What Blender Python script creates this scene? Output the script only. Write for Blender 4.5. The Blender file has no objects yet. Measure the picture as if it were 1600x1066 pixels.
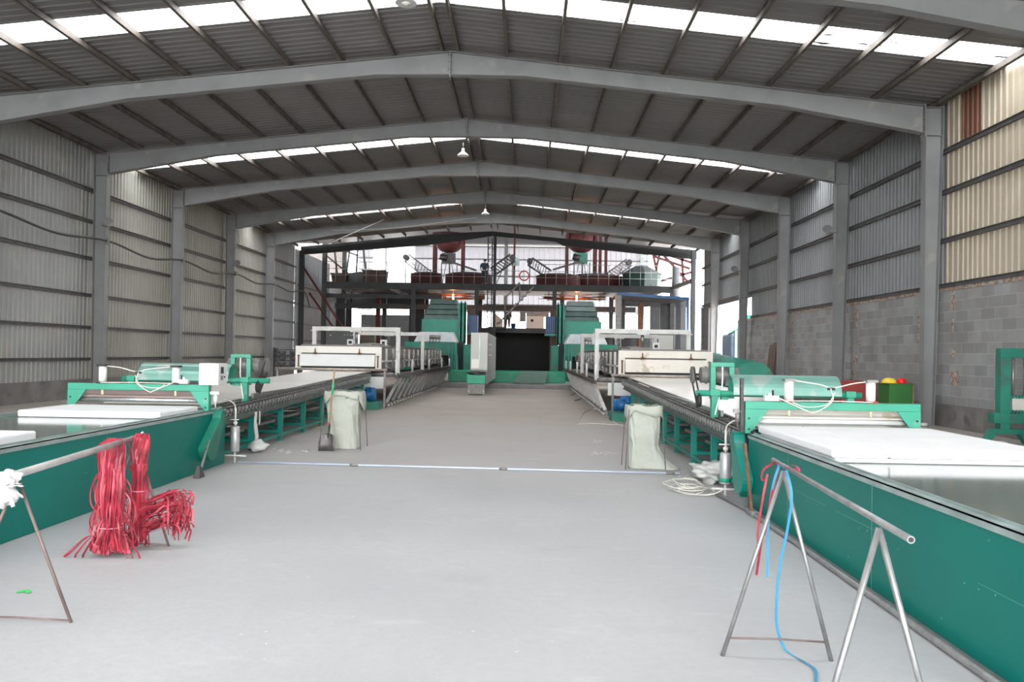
import bpy, math, random
from mathutils import Vector, Matrix
R = math.radians
random.seed(7)
col = bpy.context.scene.collection
sc = bpy.context.scene

# ------------------------------------------------------------------ camera
F_PX, YAW, PITCH, ROLL, CAM_H = 1291.0, -0.0176, 0.0150, 0.0156, 1.671
cd = bpy.data.cameras.new('camera'); cam = bpy.data.objects.new('camera', cd); col.objects.link(cam)
cd.sensor_width = 36; cd.lens = 36 * F_PX / 1600; cd.clip_start = .05; cd.clip_end = 500
fwd = Vector((math.sin(YAW)*math.cos(PITCH), math.cos(YAW)*math.cos(PITCH), math.sin(PITCH)))
rgt = Vector((math.cos(YAW), -math.sin(YAW), 0)); upv = rgt.cross(fwd)
c_, s_ = math.cos(ROLL), math.sin(ROLL)
r2 = rgt*c_ + upv*s_; u2 = upv*c_ - rgt*s_
m = Matrix((r2, u2, -fwd)).transposed().to_4x4(); m.translation = (0, 0, CAM_H)
cam.matrix_world = m
sc.camera = cam

def at(px, py, **k):
    """world point seen at a pixel of the 1600x1066 photograph, on the plane X=, Y= or Z="""
    d = fwd*F_PX + r2*(px-800) - u2*(py-533)
    i = {'X': 0, 'Y': 1, 'Z': 2}[list(k)[0]]; v = list(k.values())[0]
    o = Vector((0, 0, CAM_H))
    return o + d*((v-o[i])/d[i])

# ------------------------------------------------------------------ light and exposure
w = bpy.data.worlds.new('sky'); sc.world = w; w.use_nodes = True
bg = w.node_tree.nodes['Background']
bg.inputs[0].default_value = (.965, .98, 1, 1); bg.inputs[1].default_value = 5.5
sc.view_settings.view_transform = 'Standard'; sc.view_settings.look = 'None'
sc.view_settings.exposure = 1.05; sc.view_settings.gamma = 1
sc.view_settings.use_curve_mapping = False
sd = bpy.data.lights.new('sun', 'SUN'); sun = bpy.data.objects.new('sun', sd); col.objects.link(sun)
sd.energy = 0.6; sd.angle = R(25); sd.color = (1, .98, .95)
sun.rotation_euler = (R(38), 0, R(-18))
def portal(name, loc, rot, sx, sy):
    l = bpy.data.lights.new(name, 'AREA'); l.shape = 'RECTANGLE'; l.size = sx; l.size_y = sy
    o = bpy.data.objects.new(name, l); col.objects.link(o); o.location = loc; o.rotation_euler = rot
    l.cycles.is_portal = True

# ------------------------------------------------------------------ materials
MATS = {}
def mat(name, c, rough=.6, metal=0, var=.12, scale=3., c2=None, c2t=.62, bump=0, bscale=40., spec=.5, stretch=None, emit=None):
    if name in MATS: return MATS[name]
    mt = bpy.data.materials.new(name); mt.use_nodes = True; nt = mt.node_tree; N = nt.nodes; L = nt.links
    b = N['Principled BSDF']; b.inputs['Roughness'].default_value = rough; b.inputs['Metallic'].default_value = metal
    b.inputs['Specular IOR Level'].default_value = spec
    tc = N.new('ShaderNodeTexCoord'); mp = N.new('ShaderNodeMapping'); L.new(tc.outputs['Object'], mp.inputs[0])
    if stretch: mp.inputs['Scale'].default_value = stretch
    nz = N.new('ShaderNodeTexNoise'); nz.inputs['Scale'].default_value = scale; nz.inputs['Detail'].default_value = 6
    L.new(mp.outputs[0], nz.inputs['Vector'])
    cr = N.new('ShaderNodeValToRGB'); e = cr.color_ramp.elements
    lo = tuple(max(0, x*(1-var)) for x in c); hi = tuple(min(1, x*(1+var)) for x in c)
    e[0].position = .32; e[0].color = (*lo, 1); e[1].position = .68; e[1].color = (*hi, 1)
    L.new(nz.outputs['Fac'], cr.inputs[0]); out = cr.outputs[0]
    if c2:
        n2 = N.new('ShaderNodeTexNoise'); n2.inputs['Scale'].default_value = scale*1.7; n2.inputs['Detail'].default_value = 8
        L.new(mp.outputs[0], n2.inputs['Vector'])
        mr = N.new('ShaderNodeMapRange'); mr.inputs[1].default_value = c2t; mr.inputs[2].default_value = c2t+.08
        L.new(n2.outputs['Fac'], mr.inputs[0])
        mx = N.new('ShaderNodeMix'); mx.data_type = 'RGBA'; L.new(mr.outputs[0], mx.inputs[0])
        L.new(out, mx.inputs[6]); mx.inputs[7].default_value = (*c2, 1); out = mx.outputs[2]
    L.new(out, b.inputs['Base Color'])
    if bump:
        n3 = N.new('ShaderNodeTexNoise'); n3.inputs['Scale'].default_value = bscale; L.new(tc.outputs['Object'], n3.inputs['Vector'])
        bp = N.new('ShaderNodeBump'); bp.inputs['Strength'].default_value = bump; bp.inputs['Distance'].default_value = .02
        L.new(n3.outputs['Fac'], bp.inputs['Height']); L.new(bp.outputs[0], b.inputs['Normal'])
    if emit:
        b.inputs['Emission Color'].default_value = (*emit[:3], 1); b.inputs['Emission Strength'].default_value = emit[3]
    MATS[name] = mt; return mt

def floor_mat():
    mt = bpy.data.materials.new('concrete_floor'); mt.use_nodes = True; nt = mt.node_tree; N = nt.nodes; L = nt.links
    b = N['Principled BSDF']; b.inputs['Roughness'].default_value = .55; b.inputs['Specular IOR Level'].default_value = .35
    g = N.new('ShaderNodeNewGeometry'); sp = N.new('ShaderNodeSeparateXYZ'); L.new(g.outputs['Position'], sp.inputs[0])
    def nz(scale, det=8, vec=None):
        n = N.new('ShaderNodeTexNoise'); n.inputs['Scale'].default_value = scale; n.inputs['Detail'].default_value = det
        L.new(vec or g.outputs['Position'], n.inputs['Vector']); return n
    def mix(fac, a, c, mode='MIX'):
        x = N.new('ShaderNodeMix'); x.data_type = 'RGBA'; x.blend_type = mode
        if isinstance(fac, float): x.inputs[0].default_value = fac
        else: L.new(fac, x.inputs[0])
        for i, v in ((6, a), (7, c)):
            if isinstance(v, tuple): x.inputs[i].default_value = v
            else: L.new(v, x.inputs[i])
        return x.outputs[2]
    def rng(o, a, c, lo=0., hi=1.):
        r = N.new('ShaderNodeMapRange'); r.inputs[1].default_value = a; r.inputs[2].default_value = c
        r.inputs[3].default_value = lo; r.inputs[4].default_value = hi; L.new(o, r.inputs[0]); return r.outputs[0]
    n1 = nz(.55)
    base = mix(rng(n1.outputs['Fac'], .35, .65), (.41, .41, .415, 1), (.48, .48, .485, 1))
    # trodden brown dust further into the hall
    ad = N.new('ShaderNodeMath'); ad.operation = 'MULTIPLY_ADD'; L.new(nz(.3).outputs['Fac'], ad.inputs[0]); ad.inputs[1].default_value = 9; L.new(sp.outputs['Y'], ad.inputs[2])
    dust = rng(ad.outputs[0], 13, 27)
    base = mix(dust, base, (.40, .335, .285, 1))
    fine = nz(14)
    base = mix(rng(fine.outputs['Fac'], .3, .7, 0., .28), base, (.36, .355, .35, 1))
    # pale scuffs dragged along the hall
    mp = N.new('ShaderNodeMapping'); mp.inputs['Rotation'].default_value = (0, 0, .5); mp.inputs['Scale'].default_value = (1.5, 3.5, 1); L.new(g.outputs['Position'], mp.inputs[0])
    sc1 = nz(1.3, 9, mp.outputs[0])
    base = mix(rng(sc1.outputs['Fac'], .60, .74, 0., .35), base, (.56, .56, .56, 1))
    # darker damp spots
    base = mix(rng(nz(1.1, 8).outputs['Fac'], .58, .74, 0., .42), base, (.34, .33, .32, 1))
    L.new(base, b.inputs['Base Color'])
    bp = N.new('ShaderNodeBump'); bp.inputs['Strength'].default_value = .15; bp.inputs['Distance'].default_value = .01
    L.new(nz(30, 4).outputs['Fac'], bp.inputs['Height']); L.new(bp.outputs[0], b.inputs['Normal'])
    L.new(rng(n1.outputs['Fac'], .3, .7, .48, .7), b.inputs['Roughness'])
    return mt

def block_mat():
    mt = bpy.data.materials.new('concrete_block'); mt.use_nodes = True; nt = mt.node_tree; N = nt.nodes; L = nt.links
    b = N['Principled BSDF']; b.inputs['Roughness'].default_value = .9
    g = N.new('ShaderNodeNewGeometry'); sp = N.new('ShaderNodeSeparateXYZ'); L.new(g.outputs['Position'], sp.inputs[0])
    cb = N.new('ShaderNodeCombineXYZ'); L.new(sp.outputs['Y'], cb.inputs[0]); L.new(sp.outputs['Z'], cb.inputs[1])
    br = N.new('ShaderNodeTexBrick'); L.new(cb.outputs[0], br.inputs['Vector'])
    br.inputs['Scale'].default_value = 1; br.inputs['Brick Width'].default_value = .56; br.inputs['Row Height'].default_value = .262
    br.inputs['Mortar Size'].default_value = .009; br.inputs['Mortar Smooth'].default_value = .3
    br.inputs['Color1'].default_value = (.31, .312, .32, 1); br.inputs['Color2'].default_value = (.42, .423, .43, 1); br.inputs['Mortar'].default_value = (.50, .48, .45, 1)
    n = N.new('ShaderNodeTexNoise'); n.inputs['Scale'].default_value = .8; n.inputs['Detail'].default_value = 8; L.new(g.outputs['Position'], n.inputs['Vector'])
    mx = N.new('ShaderNodeMix'); mx.data_type = 'RGBA'; mx.blend_type = 'MULTIPLY'; mx.inputs[0].default_value = 1
    cr = N.new('ShaderNodeValToRGB'); cr.color_ramp.elements[0].position = .3; cr.color_ramp.elements[0].color = (.72, .68, .64, 1); cr.color_ramp.elements[1].position = .65; cr.color_ramp.elements[1].color = (1, 1, 1, 1)
    L.new(n.outputs['Fac'], cr.inputs[0]); L.new(br.outputs['Color'], mx.inputs[6]); L.new(cr.outputs[0], mx.inputs[7])
    L.new(mx.outputs[2], b.inputs['Base Color'])
    bp = N.new('ShaderNodeBump'); bp.invert = True; bp.inputs['Strength'].default_value = .5; bp.inputs['Distance'].default_value = .01
    L.new(br.outputs['Fac'], bp.inputs['Height']); L.new(bp.outputs[0], b.inputs['Normal'])
    return mt

def skylight_mat():
    mt = bpy.data.materials.new('translucent_sheet'); mt.use_nodes = True; nt = mt.node_tree; N = nt.nodes; L = nt.links
    N.remove(N['Principled BSDF']); out = N['Material Output']
    tr = N.new('ShaderNodeBsdfTransparent'); tr.inputs[0].default_value = (.93, .95, .95, 1)
    tl = N.new('ShaderNodeBsdfTranslucent'); tl.inputs[0].default_value = (.9, .9, .9, 1)
    df = N.new('ShaderNodeBsdfDiffuse'); df.inputs[0].default_value = (.05, .045, .04, 1)
    a = N.new('ShaderNodeMixShader'); a.inputs[0].default_value = .25; L.new(tr.outputs[0], a.inputs[1]); L.new(tl.outputs[0], a.inputs[2])
    g = N.new('ShaderNodeNewGeometry'); mp = N.new('ShaderNodeMapping'); mp.inputs['Scale'].default_value = (1.2, 9, 1); L.new(g.outputs['Position'], mp.inputs[0])
    n = N.new('ShaderNodeTexNoise'); n.inputs['Scale'].default_value = .9; n.inputs['Detail'].default_value = 6; L.new(mp.outputs[0], n.inputs['Vector'])
    sp = N.new('ShaderNodeSeparateXYZ'); L.new(g.outputs['Position'], sp.inputs[0])
    dr = N.new('ShaderNodeMapRange'); dr.inputs[1].default_value = -3; dr.inputs[2].default_value = 9; dr.inputs[3].default_value = -.07; dr.inputs[4].default_value = .055; L.new(sp.outputs['X'], dr.inputs[0])
    ad = N.new('ShaderNodeMath'); ad.operation = 'ADD'; L.new(n.outputs['Fac'], ad.inputs[0]); L.new(dr.outputs[0], ad.inputs[1])
    mr = N.new('ShaderNodeMapRange'); mr.inputs[1].default_value = .65; mr.inputs[2].default_value = .68; L.new(ad.outputs[0], mr.inputs[0])
    b = N.new('ShaderNodeMixShader'); L.new(mr.outputs[0], b.inputs[0]); L.new(a.outputs[0], b.inputs[1]); L.new(df.outputs[0], b.inputs[2])
    L.new(b.outputs[0], out.inputs[0]); return mt

def backsheet_mat():
    """white corrugated sheeting that daylight from outside shines through"""
    mt = bpy.data.materials.new('white_backlit_sheeting'); mt.use_nodes = True; nt = mt.node_tree; N = nt.nodes; L = nt.links
    b = N['Principled BSDF']; b.inputs['Base Color'].default_value = (.33, .33, .35, 1); b.inputs['Roughness'].default_value = .6
    out = N['Material Output']; tl = N.new('ShaderNodeBsdfTranslucent'); tl.inputs[0].default_value = (.5, .5, .53, 1)
    a = N.new('ShaderNodeMixShader'); a.inputs[0].default_value = .15; L.new(b.outputs[0], a.inputs[1]); L.new(tl.outputs[0], a.inputs[2]); L.new(a.outputs[0], out.inputs[0])
    return mt

def clear_mat():  # for the sheet added to brighten one stretch of the back wall
    mt = bpy.data.materials.new('added_glare_sheet'); mt.use_nodes = True; nt = mt.node_tree; N = nt.nodes; L = nt.links
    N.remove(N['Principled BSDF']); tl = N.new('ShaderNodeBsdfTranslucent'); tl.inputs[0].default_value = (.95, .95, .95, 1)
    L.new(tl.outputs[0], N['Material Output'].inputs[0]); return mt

def glass_guard_mat():
    return mat('mint_sheet', (.16, .34, .28), .28, .25, .15, 1.5, (.30, .37, .34), .52)

M = dict(
    paintgrey=mat('grey_frame_paint', (.235, .235, .235), .6, 0, .12, 1.2, (.29, .28, .265), .6),
    purlin=mat('rusty_purlin', (.14, .118, .10), .6, 0, .3, 3, (.15, .09, .065), .62),
    girt=mat('dark_girt', (.10, .095, .095), .6, 0, .2, 3, (.13, .075, .05), .64),
    roofsheet=mat('roof_sheet', (.20, .195, .19), .5, .0, .10, .35),
    wallgrey=mat('wall_sheet_grey', (.315, .32, .30), .45, .0, .10, .5, (.36, .345, .30), .6),
    wallblue=mat('wall_sheet_blue_grey', (.27, .28, .285), .45, .0, .10, .5),
    wallbeige=mat('wall_sheet_beige', (.50, .43, .325), .5, .0, .12, .5, (.56, .49, .39), .58),
    rustpanel=mat('rust_brown_sheet', (.20, .085, .05), .6, 0, .15, 2),
    plinth=mat('plinth_render', (.205, .19, .18), .9, 0, .22, 1.6, (.14, .13, .125), .6),
    brick=mat('red_hollow_brick', (.34, .22, .165), .9, 0, .3, 7, (.48, .44, .39), .47),
    teal=mat('teal_panel', (.002, .155, .128), .40, 0, .10, .6, (.01, .165, .135), .66, spec=.22),
    tealdark=mat('teal_frame', (.0, .20, .155), .4, 0, .15, 2, (.05, .16, .13), .62),
    mint=mat('mint_green_paint', (.028, .28, .18), .4, 0, .10, 2, (.08, .32, .23), .64),
    dgreen=mat('machine_green', (.015, .19, .13), .5, 0, .2, 1.5, (.05, .13, .10), .56),
    belt=mat('conveyor_belt', (.10, .135, .115), .10, 0, .10, .8, (.13, .155, .135), .58),
    edge=mat('edge_rail_grey', (.33, .40, .38), .35, .3, .2, 4),
    foam=mat('white_foam', (.80, .80, .80), .75, 0, .03, 2, bump=.12, bscale=90),
    board=mat('cream_board', (.82, .785, .73), .27, 0, .05, .6),
    steel=mat('galvanised_pipe', (.27, .27, .265), .36, .55, .2, 12, (.30, .27, .24), .62),
    rustrod=mat('brown_rusty_rod', (.18, .13, .12), .6, .3, .25, 8),
    chrome=mat('bright_aluminium', (.78, .79, .80), .25, .75, .05, 5),
    white=mat('white_paint', (.72, .72, .71), .4, 0, .05, 2),
    offwhite=mat('warm_white_plate', (.70, .655, .58), .5, 0, .09, 1.5, (.50, .42, .33), .60),
    dirtywhite=mat('dirty_white_beam', (.60, .59, .56), .5, 0, .1, 4, (.40, .36, .31), .62),
    darkmetal=mat('dark_greasy_metal', (.045, .042, .04), .45, .3, .4, 14, (.16, .14, .125), .60),
    midmetal=mat('dull_grey_metal', (.22, .21, .20), .5, .3, .2, 8, (.12, .09, .07), .62),
    taupe=mat('taupe_oven_side', (.155, .142, .128), .55, 0, .14, 1.2),
    black=mat('black_rubber', (.018, .018, .018), .6, 0, .2, 9),
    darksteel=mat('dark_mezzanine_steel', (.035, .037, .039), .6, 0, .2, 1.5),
    redpaint=mat('red_oxide_paint', (.085, .014, .014), .7, 0, .25, 2, (.07, .018, .018), .56),
    redbox=mat('red_crate_paint', (.30, .04, .035), .6, 0, .15, 2),
    greenbox=mat('green_crate_paint', (.03, .16, .03), .6, 0, .12, 2),
    yellow=mat('yellow_plastic', (.85, .62, .06), .35), redplastic=mat('red_plastic', (.72, .02, .02), .3),
    blue=mat('blue_motor_paint', (.01, .13, .33), .4, 0, .15, 5), bluebin=mat('blue_plastic', (.02, .06, .20), .5, 0, .1, 4),
    bluetrim=mat('blue_canopy_edge', (.05, .14, .33), .5), bag=mat('woven_sack', (.40, .42, .36), .7, 0, .06, 3, bump=.9, bscale=11),
    wood=mat('wooden_handle', (.34, .22, .11), .6, 0, .2, 9), greenwrap=mat('green_wrap', (.04, .36, .16), .5),
    redstrap=mat('red_plastic_strapping', (.36, .03, .052), .40, 0, .4, 9), bluestrap=mat('blue_plastic_strapping', (.05, .25, .42), .35, 0, .1, 6),
    plastic=mat('white_plastic_film', (.58, .58, .56), .35, 0, .06, 8), hose=mat('cloudy_hose', (.68, .66, .58), .3),
    cabinet=mat('cabinet_grey_beige', (.58, .57, .53), .5, 0, .05, 1), cabside=mat('cabinet_side_grey', (.24, .235, .23), .6, 0, .1, 1),
    cable=mat('black_cable', (.03, .03, .03), .5), lampwhite=mat('lamp_enamel', (.62, .62, .62), .35),
    tubbrown=mat('brown_tub', (.10, .06, .045), .7, 0, .2, 3), tarp=mat('grey_tarpaulin', (.16, .165, .17), .8, 0, .2, 2),
    whiteblock=mat('white_block_stack', (.62, .60, .55), .85, 0, .1, 3, (.40, .36, .30), .6, bump=.4, bscale=25),
    rust=mat('rusty_iron', (.16, .07, .035), .8, 0, .3, 10), outgreen=mat('outdoor_green_paint', (.02, .42, .20), .4),
    outblue=mat('outdoor_blue_grey', (.14, .19, .27), .5), skin=mat('skin', (.42, .26, .18), .6), hair=mat('black_hair', (.02, .018, .015), .6),
    cloth=mat('dark_work_cloth', (.05, .05, .055), .8), clothblue=mat('blue_work_cloth', (.07, .11, .17), .8),
    planks=mat('brown_planks', (.16, .11, .075), .7, 0, .3, 6, stretch=(1, 1, .2)), bluepipe=mat('blue_white_pipe', (.55, .60, .75), .3, 0, .08, 2),
    greenplastic=mat('bright_green_plastic', (.05, .55, .12), .5), band=mat('green_band', (.0, .32, .17), .4),
    glow=mat('orange_lamp_tube', (1, .5, .2), .5, emit=(1, .30, .07, 9)),
    floor=floor_mat(), block=block_mat(), sky=skylight_mat(), backsheet=backsheet_mat(), guard=glass_guard_mat(), glaresheet=clear_mat(),
)

# ------------------------------------------------------------------ mesh builder
class MB:
    def __init__(s): s.v = []; s.f = []; s.sm = []; s.mi = []; s.cur = 0
    def face(s, idx, smooth=False): s.f.append(idx); s.sm.append(smooth); s.mi.append(s.cur)
    def box(s, x0, x1, y0, y1, z0, z1):
        if x0 > x1: x0, x1 = x1, x0
        if y0 > y1: y0, y1 = y1, y0
        if z0 > z1: z0, z1 = z1, z0
        n = len(s.v)
        s.v += [(x, y, z) for z in (z0, z1) for y in (y0, y1) for x in (x0, x1)]
        for q in ((0, 2, 3, 1), (4, 5, 7, 6), (0, 1, 5, 4), (2, 6, 7, 3), (0, 4, 6, 2), (1, 3, 7, 5)): s.face([n+i for i in q])
        return s
    def hexa(s, pts):
        n = len(s.v); s.v += [tuple(p) for p in pts]   # 4 bottom, 4 top, counter-clockwise
        for q in ((3, 2, 1, 0), (4, 5, 6, 7), (0, 1, 5, 4), (1, 2, 6, 5), (2, 3, 7, 6), (3, 0, 4, 7)): s.face([n+i for i in q])
        return s
    def bar(s, p, q, a, b, up=(0, 0, 1)):
        p, q = Vector(p), Vector(q); d = (q-p).normalized(); up = Vector(up)
        if abs(d.dot(up)) > .99: up = Vector((0, 1, 0))
        x = d.cross(up).normalized()*a/2; y = x.cross(d).normalized()*b/2
        s.hexa([p-x-y, p+x-y, p+x+y, p-x+y, q-x-y, q+x-y, q+x+y, q-x+y]); return s
    def prism(s, poly, axis, a0, a1):
        def P(t, a): return {'x': (a, t[0], t[1]), 'y': (t[0], a, t[1]), 'z': (t[0], t[1], a)}[axis]
        n = len(s.v); k = len(poly)
        s.v += [P(t, a0) for t in poly] + [P(t, a1) for t in poly]
        s.face([n+i for i in range(k)][::-1]); s.face([n+k+i for i in range(k)])
        for i in range(k): s.face([n+i, n+(i+1) % k, n+k+(i+1) % k, n+k+i])
        return s
    def tube(s, pts, r, n=8, cap=True, flat=1.0):
        pts = [Vector(p) for p in pts]; k = len(pts); rr = r if isinstance(r, (list, tuple)) else [r]*k
        up = Vector((0, 0, 1)); b0 = len(s.v); prev = None
        for i, p in enumerate(pts):
            d = (pts[min(i+1, k-1)]-pts[max(i-1, 0)])
            d = d.normalized() if d.length > 1e-9 else Vector((0, 0, 1))
            x = (prev - d*prev.dot(d)) if prev else d.cross(up if abs(d.z) < .95 else Vector((0, 1, 0)))
            if x.length < 1e-6: x = d.orthogonal()
            x.normalize(); prev = x; y = d.cross(x)
            for j in range(n):
                a = 2*math.pi*j/n; s.v.append(tuple(p + x*(math.cos(a)*rr[i]) + y*(math.sin(a)*rr[i]*flat)))
        for i in range(k-1):
            for j in range(n):
                a = b0+i*n+j; b = b0+i*n+(j+1) % n; s.face([a, b, b+n, a+n], True)
        if cap: s.face([b0+j for j in range(n)][::-1]); s.face([b0+(k-1)*n+j for j in range(n)])
        return s
    def lathe(s, c, prof, n=16, axis='z', smooth=True):
        b0 = len(s.v)
        for (r, h) in prof:
            for j in range(n):
                a = 2*math.pi*j/n; p, q = r*math.cos(a), r*math.sin(a)
                o = {'z': (p, q, h), 'y': (p, h, q), 'x': (h, p, q)}[axis]
                s.v.append((c[0]+o[0], c[1]+o[1], c[2]+o[2]))
        for i in range(len(prof)-1):
            for j in range(n):
                a = b0+i*n+j; b = b0+i*n+(j+1) % n; s.face([a, b, b+n, a+n], smooth)
        s.face([b0+j for j in range(n)][::-1]); s.face([b0+(len(prof)-1)*n+j for j in range(n)])
        return s
    def build(s, name, m, parent=None, bevel=0, wpos=None):
        me = bpy.data.meshes.new(name); off = Vector(wpos) if wpos is not None else (world_of(parent) if parent else Vector((0, 0, 0)))
        if wpos is None and not parent:
            xs = [v[0] for v in s.v]; ys = [v[1] for v in s.v]; zs = [v[2] for v in s.v]
            off = Vector(((min(xs)+max(xs))/2, (min(ys)+max(ys))/2, min(zs)))
        me.from_pydata([tuple(Vector(v)-off) for v in s.v], [], s.f)
        for mm in (m if isinstance(m, (list, tuple)) else [m]): me.materials.append(mm)
        me.polygons.foreach_set('use_smooth', s.sm); me.polygons.foreach_set('material_index', s.mi); me.update()
        import bmesh as _b
        bm = _b.new(); bm.from_mesh(me); _b.ops.recalc_face_normals(bm, faces=bm.faces); bm.to_mesh(me); bm.free()
        o = bpy.data.objects.new(name, me); col.objects.link(o)
        if parent: o.parent = parent
        else: o.location = off
        if bevel:
            b = o.modifiers.new('bevel', 'BEVEL'); b.width = bevel; b.segments = 2; b.limit_method = 'ANGLE'
        return o
def world_of(o):
    v = Vector((0, 0, 0))
    while o: v += o.location; o = o.parent
    return v
def tag(o, label=None, cat=None, group=None, kind=None):
    if label: o['label'] = label
    if cat: o['category'] = cat
    if group: o['group'] = group
    if kind: o['kind'] = kind
    return o
def thing(name, loc, label, cat, group=None):
    o = bpy.data.objects.new(name, None); o.empty_display_size = .1; col.objects.link(o); o.location = loc
    return tag(o, label, cat, group)
def struct(o): o['kind'] = 'structure'; return o
def B(*a): return MB().box(*a)
ORD = ['first', 'second', 'third', 'fourth', 'fifth', 'sixth', 'seventh', 'eighth', 'ninth', 'tenth', 'eleventh']

# ------------------------------------------------------------------ the shell
XL, XR, XC, ZE, ZR = -14.35, 10.42, -2.06, 8.06, 9.37
F1, BAY = 21.05, 6.0
FY = [F1 + BAY*(n-1) for n in range(0, 7)]        # frames F0..F6 at 15.05 .. 51.05
Y0, YE = -9.0, 50.2
def rz(x): return ZR - (ZR-ZE)/((XC-XL) if x < XC else (XR-XC))*abs(x-XC)
struct(MB().box(-60, 60, -30, 110, -.3, 0).build('floor', M['floor']))

def corr(mb, o, a, la, b, lb, n, per=.25, dep=.028, lo=.6):
    """trapezoid-ribbed sheet: o corner, a across the ribs, b along them, n towards the room"""
    o, a, b, n = Vector(o), Vector(a), Vector(b), Vector(n)
    k = max(1, int(round(la/per))); p = la/k; prof = []
    for i in range(k):
        for t, h in ((0, 0), (lo, 0), (lo+.10, 1), (.92, 1)): prof.append(((i+t)*p, h*dep))
    prof.append((la, 0)); b0 = len(mb.v)
    for t, h in prof:
        q = o + a*t + n*h; mb.v.append(tuple(q)); mb.v.append(tuple(q+b*lb))
    for i in range(len(prof)-1): mb.face([b0+2*i, b0+2*i+2, b0+2*i+3, b0+2*i+1])
SKY = [(-6.3, -5.2), (5.4, 6.5), (17.45, 18.45), (29.0, 30.15), (41.5, 42.8)]
SO = .19    # sheet above the rafter top
for side, xe, nm in ((-1, XL-.25, 'ceiling'), (1, XR+.25, 'ceiling')):
    mb = MB(); ze = rz(xe)+SO; zr = ZR+SO
    b = Vector((xe-XC, 0, ze-zr)); lb = b.length; b.normalize(); n = Vector((0, 1, 0)).cross(b)
    if n.z > 0: n = -n
    y = Y0
    for s0, s1 in SKY+[(YE, None)]:
        corr(mb, (XC, y, zr), (0, 1, 0), s0-y, b, lb, n, .27, .015)
        y = s1
    struct(mb.build(nm+('_west' if side < 0 else '_east'), M['roofsheet']))
k = 1
for s0, s1 in SKY:
    for xe in (XL-.25, XR+.25):
        mb = MB(); ze = rz(xe)+SO; zr = ZR+SO; sgn = -1 if xe < XC else 1
        b = Vector((xe-XC-sgn*.3, 0, ze-zr+.03)); lb = b.length; b.normalize(); n = Vector((0, 1, 0)).cross(b)
        if n.z > 0: n = -n
        corr(mb, (XC+sgn*.3, s0, zr-.03), (0, 1, 0), s1-s0, b, lb, n, .24, .02)
        struct(mb.build('window_%d' % k, M['sky'])); k += 1
        xm = (XC+xe)/2; portal('daylight_portal', (xm, (s0+s1)/2, rz(xm)+SO-.3), (0, math.atan2((zr-ze), abs(xe-XC))*sgn, 0), abs(xe-XC)*.98, s1-s0)
portal('daylight_portal', (XC, Y0, 4.6), (R(90), 0, 0), 25, 9.4)
portal('daylight_portal', (XC, 51.8, 4.6), (R(-90), 0, 0), 25, 9.4)

# walls
mb = MB(); YB = [Y0]+FY
for i in range(len(YB)-1):
    mb.cur = (0, 0, 1, 0, 0, 1)[min(i, 5)] if i < 6 else 0
    mb.cur = {0: 0, 1: 0, 2: 0, 3: 1, 4: 1, 5: 1, 6: 2}[i]
    corr(mb, (XL-.17, YB[i], .62), (0, 1, 0), YB[i+1]-YB[i], (0, 0, 1), rz(XL)+SO-.62, (1, 0, 0), .235, .03)
struct(mb.build('wall_left', [M['wallgrey'], mat('wall_sheet_olive', (.315, .305, .265), .45, .0, .10, .5), M['wallblue']]))
struct(B(XL-.40, XL-.12, Y0, 51.3, 0, .62).build('baseboard_left', M['plinth']))
mb = MB()
segs = [(Y0, 19.45, 0, 3.45), (19.45, 20.3, 0, 3.45), (20.3, F1, 0, 3.45), (F1, 27.05, 1, 3.5), (27.05, 33.05, 1, 3.5), (33.05, 39.05, 1, 3.5), (39.05, 45.05, 1, 4.55), (45.05, 49.6, 1, 4.6)]
for a, b_, mi, z0 in segs:
    mb.cur = mi
    if a == 19.45:
        corr(mb, (XR+.17, a, z0), (0, 1, 0), b_-a, (0, 0, 1), 6.95-z0, (-1, 0, 0), .2, .03)
        mb.cur = 2; corr(mb, (XR+.15, a, 6.95), (0, 1, 0), b_-a, (0, 0, 1), 1.3, (-1, 0, 0), .2, .03)
    else: corr(mb, (XR+.17, a, z0), (0, 1, 0), b_-a, (0, 0, 1), rz(XR)+SO-z0, (-1, 0, 0), .235, .03)
struct(mb.build('wall_right', [M['wallbeige'], M['wallblue'], M['rustpanel']]))
mb = MB(); mb.box(XR+.1, XR+.32, Y0, 41.4, .57, 3.47); mb.cur = 1; mb.box(XR+.07, XR+.33, Y0, 41.4, 0, .57)
mb.cur = 2
for (y, z, h, wd) in ((20.5, 2.9, .5, .16), (20.55, 2.35, .35, .1), (20.3, 1.05, .35, .35), (20.45, 1.75, .2, .18), (22.1, 2.1, .75, .3), (22.0, 1.5, .2, .16),
                      (26.4, 2.7, .6, .25), (26.45, 1.5, .35, .3), (26.6, 1.0, .3, .3), (26.2, 2.05, .3, .12), (32.5, 1.9, .4, .3), (32.6, 2.9, .3, .3)):
    mb.box(XR+.09, XR+.2, y, y+wd, z, z+h)
mb.box(XR+.085, XR+.2, 15.05, 41.4, 3.40, 3.50)
struct(mb.build('wall_block_right', [M['block'], M['plinth'], M['brick']]))
# strip of wall and lintel around the side opening
struct(B(XR+.12, XR+.2, 39.05, 49.6, 4.5, 4.75).build('trim_1', M['girt']))

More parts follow.
